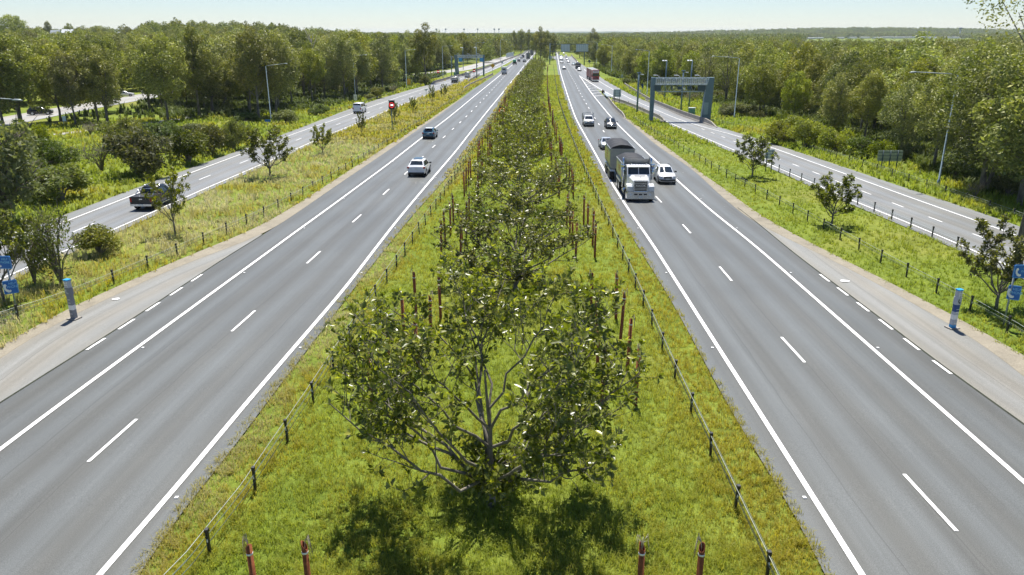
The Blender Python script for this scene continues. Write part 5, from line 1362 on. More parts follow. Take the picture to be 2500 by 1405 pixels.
# the air
b = MB(); b.box((0, 4600, 24), (24000, 11000, 68)); hz = b.build('haze', []) if False else None
me = bpy.data.meshes.new('haze'); bb = MB(); bb.box((0, 4600, 24), (26000, 11200, 72)); me.from_pydata(bb.v, [], bb.f)
t = NT('haze'); pv = t.n('ShaderNodeVolumePrincipled'); pv.inputs['Color'].default_value = (.82, .92, 1, 1); pv.inputs['Density'].default_value = 6.5e-5; pv.inputs['Anisotropy'].default_value = 0.15
t.l(pv.outputs[0], t.out.inputs['Volume']); me.materials.append(t.mat); ho = obj('haze', me); tag(ho, 'pale blue haze over the far woods', None, None, 'stuff')
# ------------------------------------------------------------------ vehicles
def m_carpaint(name, c, metal=.0, rough=.28, coat=.6):
    t = NT(name); tc = t.n('ShaderNodeTexCoord'); nz = t.noise(3, 4, .6, tc.outputs['Object'])
    col = t.ramp(nz, [(.3, tuple(x * .93 for x in c)), (.7, c)])
    b = t.principled(col, rough, metal, .5); b.inputs['Coat Weight'].default_value = coat; b.inputs['Coat Roughness'].default_value = .06
    return t.done(b)
P_white = m_carpaint('paint_white', (.78, .79, .80)); P_silver = m_carpaint('paint_silver', (.55, .57, .59), .4, .3); P_black = m_carpaint('paint_black', (.008, .009, .011), 0, .35, .15); P_dark = m_carpaint('paint_dark_blue', (.02, .03, .045))
P_teal = m_carpaint('paint_teal_blue', (.02, .10, .16), .2); P_red = m_carpaint('paint_red', (.50, .015, .02)); P_green = m_carpaint('paint_green', (.03, .30, .17)); P_cream = m_carpaint('paint_cream', (.62, .64, .58)); P_grey = m_carpaint('paint_grey', (.17, .18, .19), .3)
P_blue = m_carpaint('paint_pale_blue', (.30, .38, .46))
V_glass = simple('car_glass', (.018, .026, .032), .06, 0, .8, .02); V_tyre = simple('tyre_rubber', (.016, .016, .016), .8); V_rim = simple('alloy_rim', (.45, .46, .48), .3, .8); V_trim = simple('black_trim', (.02, .02, .022), .5)
V_head = simple('headlight_glass', (.70, .74, .78), .1, .3); V_tail = simple('tail_light_red', (.38, .012, .012), .2); V_plate = simple('number_plate', (.72, .73, .68), .4); V_chrome = simple('chrome', (.62, .64, .66), .15, 1.0); V_alu = simple('tray_aluminium', (.48, .49, .50), .4, .6)
V_tarp = simple('tarp_black', (.022, .022, .024), .65, 0, .3, .3, 2); V_tip = simple('tipper_grey', (.33, .325, .31), .5, .1, .5, .14, 2); V_under = simple('chassis_black', (.02, .02, .022), .7); V_orange = simple('orange_lettering', (.55, .17, .05), .5)
V_int = simple('cab_interior', (.05, .05, .055), .8)
def wheel(parent, x, y, r=.34, w=.22, n=18, rim=True):
    b = MB(); s = 1 if x > 0 else -1
    b.tube([(x - s * w, y, r), (x - s * .02, y, r), (x, y, r)], [r, r, r * .93], n); o = b.build('wheel', V_tyre, parent)
    b = MB(); b.tube([(x - s * .03, y, r), (x + s * .008, y, r)], [r * .66, r * .62], n); b.build('rim', V_rim, o)
    b = MB(); b.tube([(x - s * w * .9, y, r * 1.04), (x - s * .035, y, r * 1.04)], r * 1.16, n); return o
def ring(y, w, zl, zb, zr, wr, r=.07):
    zm = zl + (zb - zl) * .55
    h = [(0, zl), (w * .80, zl), (w * .97, zl + .10), (w, zm), (w * .975, zb - .05), (w * .945, zb), (wr + .02, zr - .09), (wr * .86, zr - .015), (0, zr)]
    return [Vector((x, y, z)) for x, z in h] + [Vector((-x, y, z)) for x, z in h[-2:0:-1]]
def loft(b, st, m=0):
    rings = [ring(*s) for s in st]; n = len(rings[0]); V = [v for r_ in rings for v in r_]
    fs = [(i * n + k, i * n + (k + 1) % n, (i + 1) * n + (k + 1) % n, (i + 1) * n + k) for i in range(len(rings) - 1) for k in range(n)]
    b.add(V, fs, m, True); b.add(rings[0], [tuple(range(n))], m); b.add(rings[-1], [tuple(reversed(range(n)))], m)
    return rings
def pane(a, b_, c, d, u0=.06, u1=.94, v0=.10, v1=.92, o=.014):
    """inset panel on the quad a b c d (a-b bottom edge, d-c top edge), standing proud by o"""
    a, b_, c, d = map(Vector, (a, b_, c, d))
    def q(u, v): return (a * (1 - u) + b_ * u) * (1 - v) + (d * (1 - u) + c * u) * v
    n = (b_ - a).cross(d - a).normalized(); ctr = (a + b_ + c + d) / 4
    if n.dot(ctr - Vector((0, ctr.y, .8))) < 0 and abs(n.x) > .5: n = -n
    return [q(u0, v0), q(u1, v0), q(u1, v1), q(u0, v1)], n
def glass(name, quads, parent, o=.014, outward=None):
    b = MB()
    for pts, n in quads:
        if outward is not None and n.dot(outward) < 0: n = -n
        b.add([p + n * o for p in pts], [(0, 1, 2, 3)], 0)
    return b.build(name, V_glass, parent, recalc=False)
SHAPES = {
 # stations front -> rear: y, half width, underside, belt, top, half width at top ; indices of windscreen base, roof front, b pillar, roof rear, tail base
 'suv': ([(2.30, .62, .36, .70, .74, .52), (2.20, .80, .26, .84, .88, .66), (1.25, .92, .22, .99, 1.06, .76), (.45, .93, .22, 1.02, 1.58, .64), (-.55, .93, .22, 1.03, 1.66, .64), (-1.65, .92, .24, 1.06, 1.60, .60), (-2.12, .91, .28, 1.08, 1.16, .72), (-2.28, .86, .36, 1.00, 1.02, .74)], (2, 3, 4, 5, 6), 1.40, .36),
 'hatch': ([(2.20, .62, .32, .62, .66, .52), (2.08, .82, .22, .78, .82, .66), (1.20, .89, .20, .93, .99, .72), (.35, .90, .20, .96, 1.48, .60), (-.55, .90, .20, .98, 1.53, .60), (-1.60, .89, .22, 1.0, 1.46, .56), (-2.0, .88, .26, 1.02, 1.08, .68), (-2.15, .82, .34, .94, .96, .68)], (2, 3, 4, 5, 6), 1.32, .33),
 'sedan': ([(2.40, .60, .30, .60, .64, .50), (2.26, .82, .20, .74, .78, .66), (1.20, .90, .18, .90, .96, .72), (.35, .91, .18, .93, 1.40, .58), (-.45, .91, .18, .94, 1.44, .58), (-1.15, .91, .18, .95, 1.36, .56), (-1.75, .90, .20, .96, 1.02, .70), (-2.38, .80, .30, .90, .95, .66)], (2, 3, 4, 5, 6), 1.42, .33),
 'van': ([(2.40, .70, .40, .78, .84, .60), (2.28, .86, .28, .96, 1.02, .74), (1.75, .92, .24, 1.12, 1.20, .80), (1.15, .93, .24, 1.16, 1.92, .74), (.0, .93, .24, 1.16, 2.00, .76), (-2.20, .92, .26, 1.16, 1.98, .76), (-2.34, .91, .28, 1.14, 1.55, .80), (-2.42, .88, .34, 1.02, 1.06, .80)], (2, 3, 4, 5, 6), 1.45, .34),
 'cab': ([(2.58, .64, .44, .84, .90, .56), (2.46, .84, .32, 1.00, 1.05, .70), (1.45, .91, .28, 1.10, 1.18, .76), (.75, .92, .28, 1.13, 1.72, .66), (.05, .92, .28, 1.14, 1.78, .66), (-.75, .92, .28, 1.14, 1.74, .66), (-.98, .91, .30, 1.14, 1.22, .74), (-1.02, .90, .30, 1.12, 1.14, .74)], (2, 3, 4, 5, 6), 1.60, .38)}
def vehicle(name, kind, paint, label, cat, group=None, roof=None, rails=False, plate_r=True, sx=1, sy=1, sz=1, dark_low=False):
    st, ix, wb, wr = SHAPES[kind]; st = [(y * sy, w * sx, a * sz, b * sz, c * sz, d * sx) for y, w, a, b, c, d in st]
    e = empty(name, (0, 0, 0), 0, label, cat, group)
    b = MB(); rg = loft(b, st); b.build('body', paint, e)
    i0, i1, i2, i3, i4 = ix
    def P_(i, k): return rg[i][k]
    up = Vector((0, 1, .6)); bk = Vector((0, -1, .4))
    def screen(nm, lo, hi, v0, v1, out):
        bb = MB(); V = []
        for v_ in (v0, v1):
            for k in (6, 7, 8, 9, 10): V.append(P_(lo, k).lerp(P_(hi, k), v_))
        n_ = (V[4] - V[0]).cross(V[5] - V[0]).normalized(); n_ = n_ if n_.dot(out) > 0 else -n_
        for q in (0, 4, 5, 9): V[q] = V[q] + Vector((-.05 if V[q].x > 0 else .05, 0, 0))
        bb.add([q + n_ * .02 for q in V], [(k, k + 1, k + 6, k + 5) for k in range(4)], 0, True); return bb.build(nm, V_glass, e, recalc=False)
    screen('windscreen', i0, i1, .06, .93, up); screen('rear_window', i4, i3, .14, .9, bk)
    for s, (k0, k1) in ((1, (5, 6)), (-1, (11, 10))):
        qs = []
        seg = [(i1, i2), (i2, i3)]
        for (a, c) in seg: qs.append(pane(P_(a, k0), P_(c, k0), P_(c, k1), P_(a, k1), .04, .95, .08, .88))
        # front quarter light along the screen pillar
        a, c_, t_ = P_(i0, k0), P_(i1, k0), P_(i1, k1)
        qs.append(([a.lerp(c_, .45) + Vector((0, 0, .04)), c_ + Vector((0, 0, .04)), t_.lerp(c_, .15), t_.lerp(c_, .25)], Vector((s, 0, .2))))
        if kind in ('suv', 'hatch'):
            a, c_, t_ = P_(i3, k0), P_(i4, k0), P_(i3, k1); qs.append(([a.lerp(c_, .05) + Vector((0, 0, .05)), a.lerp(c_, .55) + Vector((0, 0, .06)), t_.lerp(c_, .5), t_.lerp(a, .2)], Vector((s, 0, .2))))
        glass('side_windows', qs, e, .014, Vector((s, 0, .1)))
    W = max(q[1] for q in st); yf, yr = st[0][0], st[-1][0]
    for s in (-1, 1):
        for yy in (wb * sy, -wb * sy * .98):
            wheel(e, s * (W + .012), yy, wr * sz, .24)
            bb = MB(); bb.tube([(s * (W - .05), yy, wr * sz * 1.05), (s * (W + .004), yy, wr * sz * 1.05)], wr * sz * 1.2, 18); bb.build('wheel_arch', V_trim, e)
        zf = st[1][3]
        bb = MB(); bb.box((s * (st[1][1] - .16), st[1][0] - .02, zf - .07), (.34, .16, .15), rz=-s * .35); bb.build('headlight', V_head, e)
        zt = st[-1][3]
        bb = MB(); bb.box((s * (st[-2][1] - .10), st[-1][0] + .05, zt - .06), (.24, .12, .18 if kind != 'van' else .34), rz=s * .25); bb.build('tail_light', V_tail, e)
        bb = MB(); bb.box((s * (W + .12), st[i1][0] + .30, st[i1][3] + .07), (.22, .12, .15)); bb.box((s * (W + .0), st[i1][0] + .30, st[i1][3] + .02), (.1, .06, .05)); bb.build('mirror', paint if paint is not P_white else V_trim, e)
        if rails:
            bb = MB(); zz = st[i2][4]; bb.tube([(s * .58 * sx, st[i1][0] - .1, zz - .02), (s * .58 * sx, st[i1][0] - .25, zz + .05), (s * .58 * sx, st[i3][0] + .2, zz + .03), (s * .58 * sx, st[i3][0] + .05, zz - .06)], .022, 6); bb.build('roof_rail', V_trim, e)
    b = MB(); b.box((0, yf - .01, st[1][3] - .14), (st[0][1] * 1.3, .07, .20)); b.build('grille', V_trim, e)
    b = MB(); b.box((0, yf - .06, st[0][2] + .10), (st[0][1] * 2.3, .18, .16)); b.build('lower_grille', V_trim, e)
    b = MB(); b.box((0, yf + .05, st[0][2] + .22), (.38, .02, .11)); b.build('number_plate', V_plate, e)
    if plate_r:
        b = MB(); b.box((0, yr - .025, (st[-1][2] + st[-1][3]) / 2 + .16), (.40, .02, .12)); b.build('number_plate', V_plate, e)
    b = MB(); b.box((0, yr + .02, st[-1][2] + .03), (st[-1][1] * 1.85, .12, .17)); b.build('rear_bumper', V_trim, e)
    b = MB(); b.box((0, 0, .30 * sz), (W * 1.6, (yf - yr) * .9, .2)); b.build('underside', V_under, e)
    if roof is not None:
        b = MB(); z0 = st[i2][4]; wr_ = st[i2][5] * .84
        pts = [(st[i][0], st[i][4] + .006) for i in (i1, i2, i3)]
        V = []
        for y_, z_ in pts: V += [(-wr_, y_, z_), (wr_, y_, z_)]
        b.add(V, [(0, 1, 3, 2), (2, 3, 5, 4)]); b.build('roof_panel', roof, e)
    return e
def place(e, px, py, f, toward, dz=.03, yaw=0, d=None):
    p = at(px, py)
    if d: p.y += d
    s = (float(f(p.y + 4)) - float(f(p.y - 4))) / 8; a = -math.atan(s)
    e.location = (p.x, p.y, float(g(p.y)) + dz); e.rotation_euler = (math.atan((float(g(p.y + 3)) - float(g(p.y - 3))) / 6) * (1 if not toward else -1), 0, a + (PI if toward else 0) + yaw)
    return e
# --- left carriageway, going away.  py is the rear tyre line, so the body centre sits half a length ahead
HL = 2.2
v = vehicle('suv', 'suv', P_white, 'white wagon with dark sunroof seen from behind on the left carriageway', 'car', rails=False, sx=1.05, sy=1.02, sz=1.05)
b = MB(); b.box((0, -.4, 1.752), (.95, 1.5, .02)); b.build('sunroof', V_glass, v)
place(v, 1019, 433, Lr_line, False, d=HL)
v = vehicle('suv', 'suv', P_teal, 'dark teal wagon with white roof seen from behind on the left carriageway', 'car', roof=P_white, sz=.97)
b = MB(); b.box((0, -1.78, 1.60), (1.15, .35, .05)); b.build('spoiler', P_white, v); place(v, 1047, 341, Ll_line, False, d=HL)
def box_vehicle(name, label, cat, L, W, H, cabcol, boxcol, cab_len=1.6, cabH=2.0, rear='doors', dz=.0):
    """cab plus tall box body: motorhome, box truck"""
    e = empty(name, (0, 0, 0), 0, label, cat); y0 = L / 2
    b = MB(); st = [(y0, W * .40, .4, 1.0, 1.05, W * .38), (y0 - .15, W * .44, .35, 1.15, 1.2, W * .42), (y0 - .5, W * .46, .35, 1.2, 1.35, W * .43), (y0 - cab_len * .6, W * .46, .35, 1.2, cabH, W * .40), (y0 - cab_len, W * .46, .35, 1.2, cabH + .05, W * .40)]
    rg = loft(b, st); b.build('cab', cabcol, e)
    ws = [rg[2][6], rg[2][10], rg[3][10], rg[3][6]]; n = Vector((0, 1, .5)).normalized(); glass('windscreen', [(pane(*ws)[0], n)], e, .03)
    for s, (k0, k1) in ((1, (5, 6)), (-1, (11, 10))): glass('side_window', [pane(rg[3][k0], rg[4][k0], rg[4][k1], rg[3][k1])], e, .02, Vector((s, 0, 0)))
    b = MB(); r_ = .10; poly = [(-W / 2, .85), (W / 2, .85), (W / 2, H - r_), (W / 2 - r_, H), (-W / 2 + r_, H), (-W / 2, H - r_)]; b.prism(poly, 'y', -L / 2, y0 - cab_len + .05); b.build('box_body', boxcol, e)
    for s in (-1, 1):
        for yy in (y0 - .9, -L / 2 + 1.3): wheel(e, s * W * .47, yy, .40, .3)
        b = MB(); b.box((s * (W / 2 - .12), -L / 2 - .01, 1.05), (.14, .05, .35)); b.build('tail_light', V_tail, e)
        b = MB(); b.box((s * (W / 2 + .22), y0 - .7, 1.65), (.18, .1, .4)); b.tube([(s * (W / 2 - .15), y0 - .7, 1.7), (s * (W / 2 + .2), y0 - .7, 1.7)], .03, 5); b.build('mirror', V_trim, e)
    b = MB(); b.box((0, 0, .6), (W * .7, L * .94, .5)); b.build('chassis', V_under, e)
    b = MB(); b.box((0, -L / 2 - .05, .65), (W * .96, .14, .22)); b.build('rear_bumper', V_trim if rear == 'doors' else boxcol, e)
    if rear == 'window':
        b = MB(); b.box((0, -L / 2 - .012, H * .68), (W * .62, .03, .62)); b.build('rear_window', V_glass, e); b = MB(); b.box((0, -L / 2 - .012, .98), (.45, .03, .14)); b.build('number_plate', V_plate, e)
    else:
        b = MB()
        for x in (-W * .49, 0, W * .49): b.box((x, -L / 2 - .012, (H + .85) / 2), (.05, .03, H - .95))
        b.build('door_frame', V_trim, e)
    return e
v = box_vehicle('motorhome', 'white motorhome with a dark rear window on the left carriageway', 'motorhome', 6.6, 2.25, 3.05, P_white, P_white, 1.6, 2.1, 'window'); place(v, 1231, 182.5, Ll_line, False, d=3.3)
v = box_vehicle('box_truck', 'tall grey box truck farthest up the left carriageway', 'truck', 9, 2.5, 4.1, P_white, P_grey, 2.0, 2.7); place(v, 1290, 145, Lr_line, False, d=4.5)
v = box_vehicle('box_truck', 'second grey truck partly hidden ahead of the tall box truck', 'truck', 9, 2.5, 4.2, P_white, P_grey, 2.0, 2.7); place(v, 1299, 136, Lr_line, False, d=4.5)
# green bin truck
e = empty('green_truck', (0, 0, 0), 0, 'small truck with a green load seen from behind ahead of the motorhome', 'truck')
b = MB(); loft(b, [(2.6, .8, .4, 1.0, 1.1, .7), (2.4, .95, .4, 1.3, 1.4, .8), (1.9, 1.0, .4, 1.4, 2.2, .85), (1.0, 1.0, .4, 1.4, 2.2, .85)]); b.build('cab', P_white, e)
b = MB(); b.box((0, -1.0, 1.0), (2.2, 3.6, .6)); b.build('tray', V_under, e); b = MB(); b.tube([(0, .6, 1.9), (0, .2, 2.05), (0, -2.3, 2.05), (0, -2.7, 1.9)], [.55, .95, .95, .55], 14); b.build('tank', P_green, e)
for s in (-1, 1):
    for yy in (1.7, -1.6): wheel(e, s * 1.08, yy, .42, .3)
    b = MB(); b.box((s * .8, -2.83, .95), (.35, .06, .2)); b.build('tail_light', V_tail, e)
place(e, 1256.5, 159, Ll_line, False, d=2.6)
for kd, pc, px, py, f, lab in [('suv', P_dark, 1266.7, 151.5, Ll_line, 'dark wagon between the green truck and the box truck, left lane'), ('suv', P_grey, 1280.5, 152.5, Lr_line, 'grey blue car right of the dark wagon behind the box truck'), ('sedan', P_silver, 1273, 143.5, Ll_line, 'silver car ahead of the dark wagon'), ('van', P_dark, 1277, 141.5, Ll_line, 'dark van in the left lane beside the box truck'), ('sedan', P_white, 1301, 148, Lr_line, 'white car at the median edge by the box truck')]:
    v = vehicle('car', kd, pc, lab, 'car', 'distant cars on the left carriageway'); place(v, px, py, f, False, d=HL)
# --- left slip road
v = vehicle('van', 'van', P_white, 'white minibus van going away on the left slip road', 'van', sz=1.06, sx=1.0, sy=1.02)
place(v, 874, 278, LRl_line, False, d=2.2)
v = vehicle('van', 'van', P_cream, 'cream van going away on the slip road below the left gantry', 'van', sz=1.1); place(v, 1141, 190.5, LRr_line, False, d=2.2)
def flat_tray(e, y0, y1, z, W, mat, head=True, cage=0, drop=.28):
    b = MB(); b.box((0, (y0 + y1) / 2, z), (W, abs(y1 - y0), .10)); b.build('tray', mat, e)
    b = MB()
    for s in (-1, 1): b.box((s * (W / 2 - .02), (y0 + y1) / 2, z + drop / 2 + .05), (.05, abs(y1 - y0), drop))
    b.box((0, y1 + .02, z + drop / 2 + .05), (W, .05, drop)); b.build('tray_sides', mat, e)
    if head:
        b = MB(); 
        for x in (-W / 2 + .05, W / 2 - .05): b.box((x, y0 - .03, z + .6), (.07, .07, 1.2))
        for zz in (.35, .6, .85, 1.18): b.box((0, y0 - .03, z + zz), (W, .06, .06))
        b.box((0, y0 - .01, z + .35), (W * .95, .03, .6)); b.build('head_board', mat, e)
    if cage:
        b = MB()
        for s in (-1, 1):
            for k in range(5): b.box((s * (W / 2 - .02), y0 + (y1 - y0) * k / 4, z + cage / 2), (.05, .05, cage))
            for zz in (.5, .8, 1.0): b.box((s * (W / 2 - .02), (y0 + y1) / 2, z + cage * zz), (.04, abs(y1 - y0), .05))
        for zz in (.5, .8, 1.0): b.box((0, y1, z + cage * zz), (W, .05, .05))
        b.build('cage', mat, e)
v = vehicle('tray_truck', 'cab', P_white, 'white truck with caged tray going away before the left gantry', 'truck', plate_r=False, sx=1.1, sz=1.15)
flat_tray(v, -1.15, -4.1, 1.0, 2.15, V_alu, True, 1.5); b = MB(); b.box((0, -2.6, 1.45), (1.7, 2.4, .75)); b.build('load', simple('load_grey', (.5, .49, .46), .8), v); b = MB(); b.box((0, -2.2, .62), (.9, 4, .3)); b.build('chassis', V_under, v)
for s in (-1, 1): wheel(v, s * 1.02, -2.9, .42, .3)
place(v, 1111, 203, mid(LRl_line, LRr_line), False, d=3.5)
# black pickup
v = vehicle('pickup', 'cab', P_black, 'black dual cab pickup with chrome bumper on the slip road behind the sparse fig', 'pickup', plate_r=False)
b = MB()
for s in (-1, 1): b.box((s * .86, -1.82, .85), (.14, 1.75, .62))
b.box((0, -2.66, .86), (1.74, .10, .60)); b.box((0, -1.82, .62), (1.7, 1.75, .2)); b.build('tub', P_black, v)
b = MB(); b.box((0, -1.82, 1.17), (1.62, 1.66, .035)); b.build('tonneau_cover', V_trim, v)
b = MB(); b.box((0, -2.78, .50), (1.75, .14, .17)); b.build('bumper', V_chrome, v); b = MB(); b.box((0, -2.86, .52), (.42, .02, .12)); b.build('number_plate', V_plate, v)
b = MB()
for s in (-1, 1):
    b.tube([(s * .72, -1.0, 1.15), (s * .72, -1.15, 1.62), (s * .70, -1.25, 1.62), (s * .74, -2.0, 1.2)], .035, 6)
b.tube([(-.72, -1.2, 1.63), (.72, -1.2, 1.63)], .035, 6); b.build('sports_bar', V_chrome, v)
for s in (-1, 1):
    b = MB(); b.box((s * .84, -2.70, .92), (.16, .06, .34)); b.build('tail_light', V_tail, v)
    wheel(v, s * .94, -1.75, .40, .26)
    b = MB(); b.tube([(s * .62, .6, 1.80), (s * .62, -.6, 1.80)], .025, 6); b.build('roof_rail', V_chrome, v)
b = MB(); b.box((0, -2.715, .98), (.28, .02, .09)); b.build('tailgate_badge', V_chrome, v)
b = MB(); b.box((0, 0, .36), (1.9, 1.7, .06)); b.build('side_step', V_chrome, v)
place(v, 347, 516, mid(LRl_line, LRr_line), False, d=2.7)
# --- right carriageway, oncoming (front tyre line given)
v = vehicle('hatchback', 'hatch', P_white, 'white hatchback wagon overtaking beside the tipper truck', 'car', rails=True, sz=1.06); place(v, 1631, 452, Rr_line, True, d=HL)
b = MB(); b.box((0, 2.17, .77), (.75, .05, .05)); b.box((0, 2.20, .66), (.16, .03, .09)); b.build('grille_bar', V_chrome, v)
for s in (-1, 1): b = MB(); b.box((s * .70, 2.06, .48), (.24, .14, .14)); b.build('fog_light', V_trim, v)
v = vehicle('sedan', 'sedan', P_silver, 'silver sedan right behind the tipper trailer', 'car'); place(v, 1484, 367, Rl_line, True, d=HL)
v = vehicle('suv', 'suv', P_black, 'black four wheel drive beside the white tray ute on the right carriageway', 'car', rails=True); place(v, 1494, 316, Rr_line, True, d=HL)
b = MB(); b.tube([(-.85, 2.32, .55), (-.8, 2.40, .75), (.8, 2.40, .75), (.85, 2.32, .55)], .05, 6); b.box((0, 2.38, .5), (1.6, .1, .18)); b.build('bull_bar', V_chrome, v)
v = vehicle('tray_ute', 'cab', P_white, 'white ute with tray and ladder rack on the right carriageway', 'ute', plate_r=False)
flat_tray(v, -1.1, -3.4, .95, 1.95, V_alu, True, 1.05); b = MB(); b.box((0, -2.3, .55), (.9, 2.6, .3)); b.build('chassis', V_under, v)
for s in (-1, 1): wheel(v, s * .93, -2.2, .38, .26)
b = MB(); b.tube([(.25, -.9, 2.25), (.1, .4, 2.35)], .04, 5); b.tube([(-.3, -1.1, 2.2), (.4, -1.2, 2.2)], .05, 5); b.build('ladder', V_alu, v)
place(v, 1439.5, 310.5, Rl_line, True, d=2.6)
for kd, pc, px, py, f, lab, nm in [('suv', P_white, 1378, 170.5, Rl_line, 'white car alone in the right lane ahead of the red truck', 'car'), ('suv', P_white, 1415.5, 174.5, Rr_line, 'white wagon right in front of the dark truck', 'car'), ('hatch', P_blue, 1400.5, 160.5, Rr_line, 'pale blue car beside the dark truck', 'car'),
                              ('sedan', P_white, 1372, 155, Rl_line, 'white ute right ahead of the white van truck in the oncoming queue', 'car'), ('suv', P_white, 1388.5, 153.8, Rr_line, 'white car at the front of the left oncoming line', 'car'), ('sedan', P_silver, 1385, 147, Rr_line, 'silver car second in the left oncoming line', 'car'),
                              ('van', P_white, 1382, 141, Rr_line, 'white van third in the left oncoming line', 'car'), ('suv', P_white, 1377, 133, Rr_line, 'white car farthest in the left oncoming line below the sign', 'car'), ('sedan', P_black, 1364.5, 132.3, Rl_line, 'dark car far off in the median lane', 'car'), ('sedan', P_white, 1361.5, 120.5, Rl_line, 'white car showing left of the overhead sign panel', 'car')]:
    v = vehicle(nm, kd, pc, lab, 'car', 'distant oncoming cars'); place(v, px, py, f, True, d=HL)
v = box_vehicle('box_truck', 'white box truck in the oncoming queue behind the white ute', 'truck', 7, 2.3, 3.2, P_white, P_white, 1.7, 2.2); place(v, 1370.5, 148, Rl_line, True, d=3.5)
v = box_vehicle('box_truck', 'white roofed truck farthest away at the left of the sign panel', 'truck', 8, 2.5, 3.9, P_dark, P_white, 1.7, 2.2); place(v, 1366, 119.5, Rl_line, True, d=3.5)
# dark rigid truck, cab over
def cab_over(e, y0, W, H, L, paint, screen_z=(1.7, 2.7)):
    b = MB(); poly = [(-W / 2, .55), (W / 2, .55), (W / 2, H - .25), (W / 2 - .18, H), (-W / 2 + .18, H), (-W / 2, H - .25)]; b.prism(poly, 'y', y0 - L, y0); b.build('cab', paint, e)
    b = MB(); b.box((0, y0 + .02, sum(screen_z) / 2), (W * .90, .06, screen_z[1] - screen_z[0])); b.build('windscreen', V_glass, e)
    b = MB()
    for z in (.95, 1.12, 1.29, 1.46): b.box((0, y0 + .03, z), (W * .72, .08, .09))
    b.build('grille', V_trim, e)
    b = MB(); b.box((0, y0 + .08, .55), (W * .98, .28, .42)); b.build('bumper', V_trim if paint is not P_red else V_chrome, e)
    for s in (-1, 1):
        b = MB(); b.box((s * W * .40, y0 + .2, .62), (.34, .1, .2)); b.build('headlight', V_head, e)
        b = MB(); b.box((s * (W / 2 + .16), y0 - .1, 2.1), (.2, .14, .7)); b.build('mirror', V_trim, e)
        b = MB(); b.box((s * (W / 2 + .01), y0 - L * .45, 2.15), (.04, L * .5, .75)); b.build('side_window', V_glass, e)
e = empty('dark_truck', (0, 0, 0), 0, 'dark truck with white bonnet stripe behind the white wagon', 'truck'); cab_over(e, 5, 2.45, 2.9, 1.9, P_dark)
b = MB(); b.box((0, 5.05, 1.62), (1.9, .08, .14)); b.build('stripe', P_white, e); b = MB(); b.box((0, 5.02, 2.86), (1.9, .1, .2)); b.build('visor', P_white, e)
b = MB(); b.box((0, -1, 1.6), (2.45, 8, 1.4)); b.build('body', P_dark, e); b = MB(); b.tube([(0, 2.5, 2.2), (0, -4.6, 2.2)], 1.05, 12); b.build('load', P_grey, e); b = MB(); b.box((0, 0, .6), (1.6, 9.6, .5)); b.build('chassis', V_under, e)
for s in (-1, 1):
    for yy in (4, -2.4, -3.7): wheel(e, s * 1.2, yy, .5, .34)
place(e, 1412.5, 169, Rr_line, True, d=5)
# --- red curtain side truck on the slip road
e = empty('red_truck', (0, 0, 0), 0, 'red curtain sided semi trailer truck with white roof on the right slip road', 'truck'); cab_over(e, 13, 2.5, 4.15, 2.1, P_red, (1.85, 2.95))
b = MB(); b.box((0, 13.04, 3.5), (2.1, .06, .85)); b.build('roof_sign', P_white, e)
b = MB()
for k in range(5): b.box((-.62 + .31 * k, 13.08, 3.48 + .06 * (k % 2)), (.2, .03, .26))
b.build('sign_lettering', P_red, e)
V_curt = simple('curtain_red', (.36, .045, .04), .5, 0, .4, .15, 1.5)
for nm, a, c in (('trailer_box', 10.4, 1.2), ('trailer_box', .4, -12.6)):
    b = MB(); b.box((0, (a + c) / 2, 2.55), (2.5, a - c, 2.9)); t_ = b.build(nm, V_curt, e)
    b = MB(); b.box((0, (a + c) / 2, 4.03), (2.56, a - c + .06, .08)); b.build('roof', P_white, t_)
    b = MB(); n = max(2, int((a - c) / 3.0))
    for k in range(n + 1):
        for s in (-1, 1): b.box((s * 1.26, c + (a - c) * k / n, 2.55), (.05, .14, 2.9))
    b.build('curtain_poles', P_white, t_)
    b = MB(); b.box((0, (a + c) / 2, 1.0), (2.3, a - c, .25)); b.build('frame', V_under, t_)
b = MB(); b.box((0, 0, .8), (1.0, 25, .35)); b.build('chassis', V_under, e)
for s in (-1, 1):
    for yy in (11.9, 8.6, 7.3, -1, -2.3, -3.6, -9.6, -10.9, -12.1): wheel(e, s * 1.22, yy, .5, .36)
place(e, 1455, 200.5, RRl_line, True, d=13)
# --- side road cars
for kd, pc, px, py, yaw, lab in [('suv', P_black, 100, 281, 1.15, 'black wagon on the pale side road at left, largest of its cars'), ('sedan', P_white, 305, 236, 1.15, 'white car on the side road showing between the left gums'), ('sedan', P_grey, 368, 230, 1.15, 'grey car on the side road right of the white one'), ]:
    v = vehicle('car', kd, pc, lab, 'car', 'cars on the pale side road'); p = at(px, py); v.location = (p.x, p.y, float(G(p.x, p.y)) + .03); v.rotation_euler = (0, 0, -yaw)
b = MB()

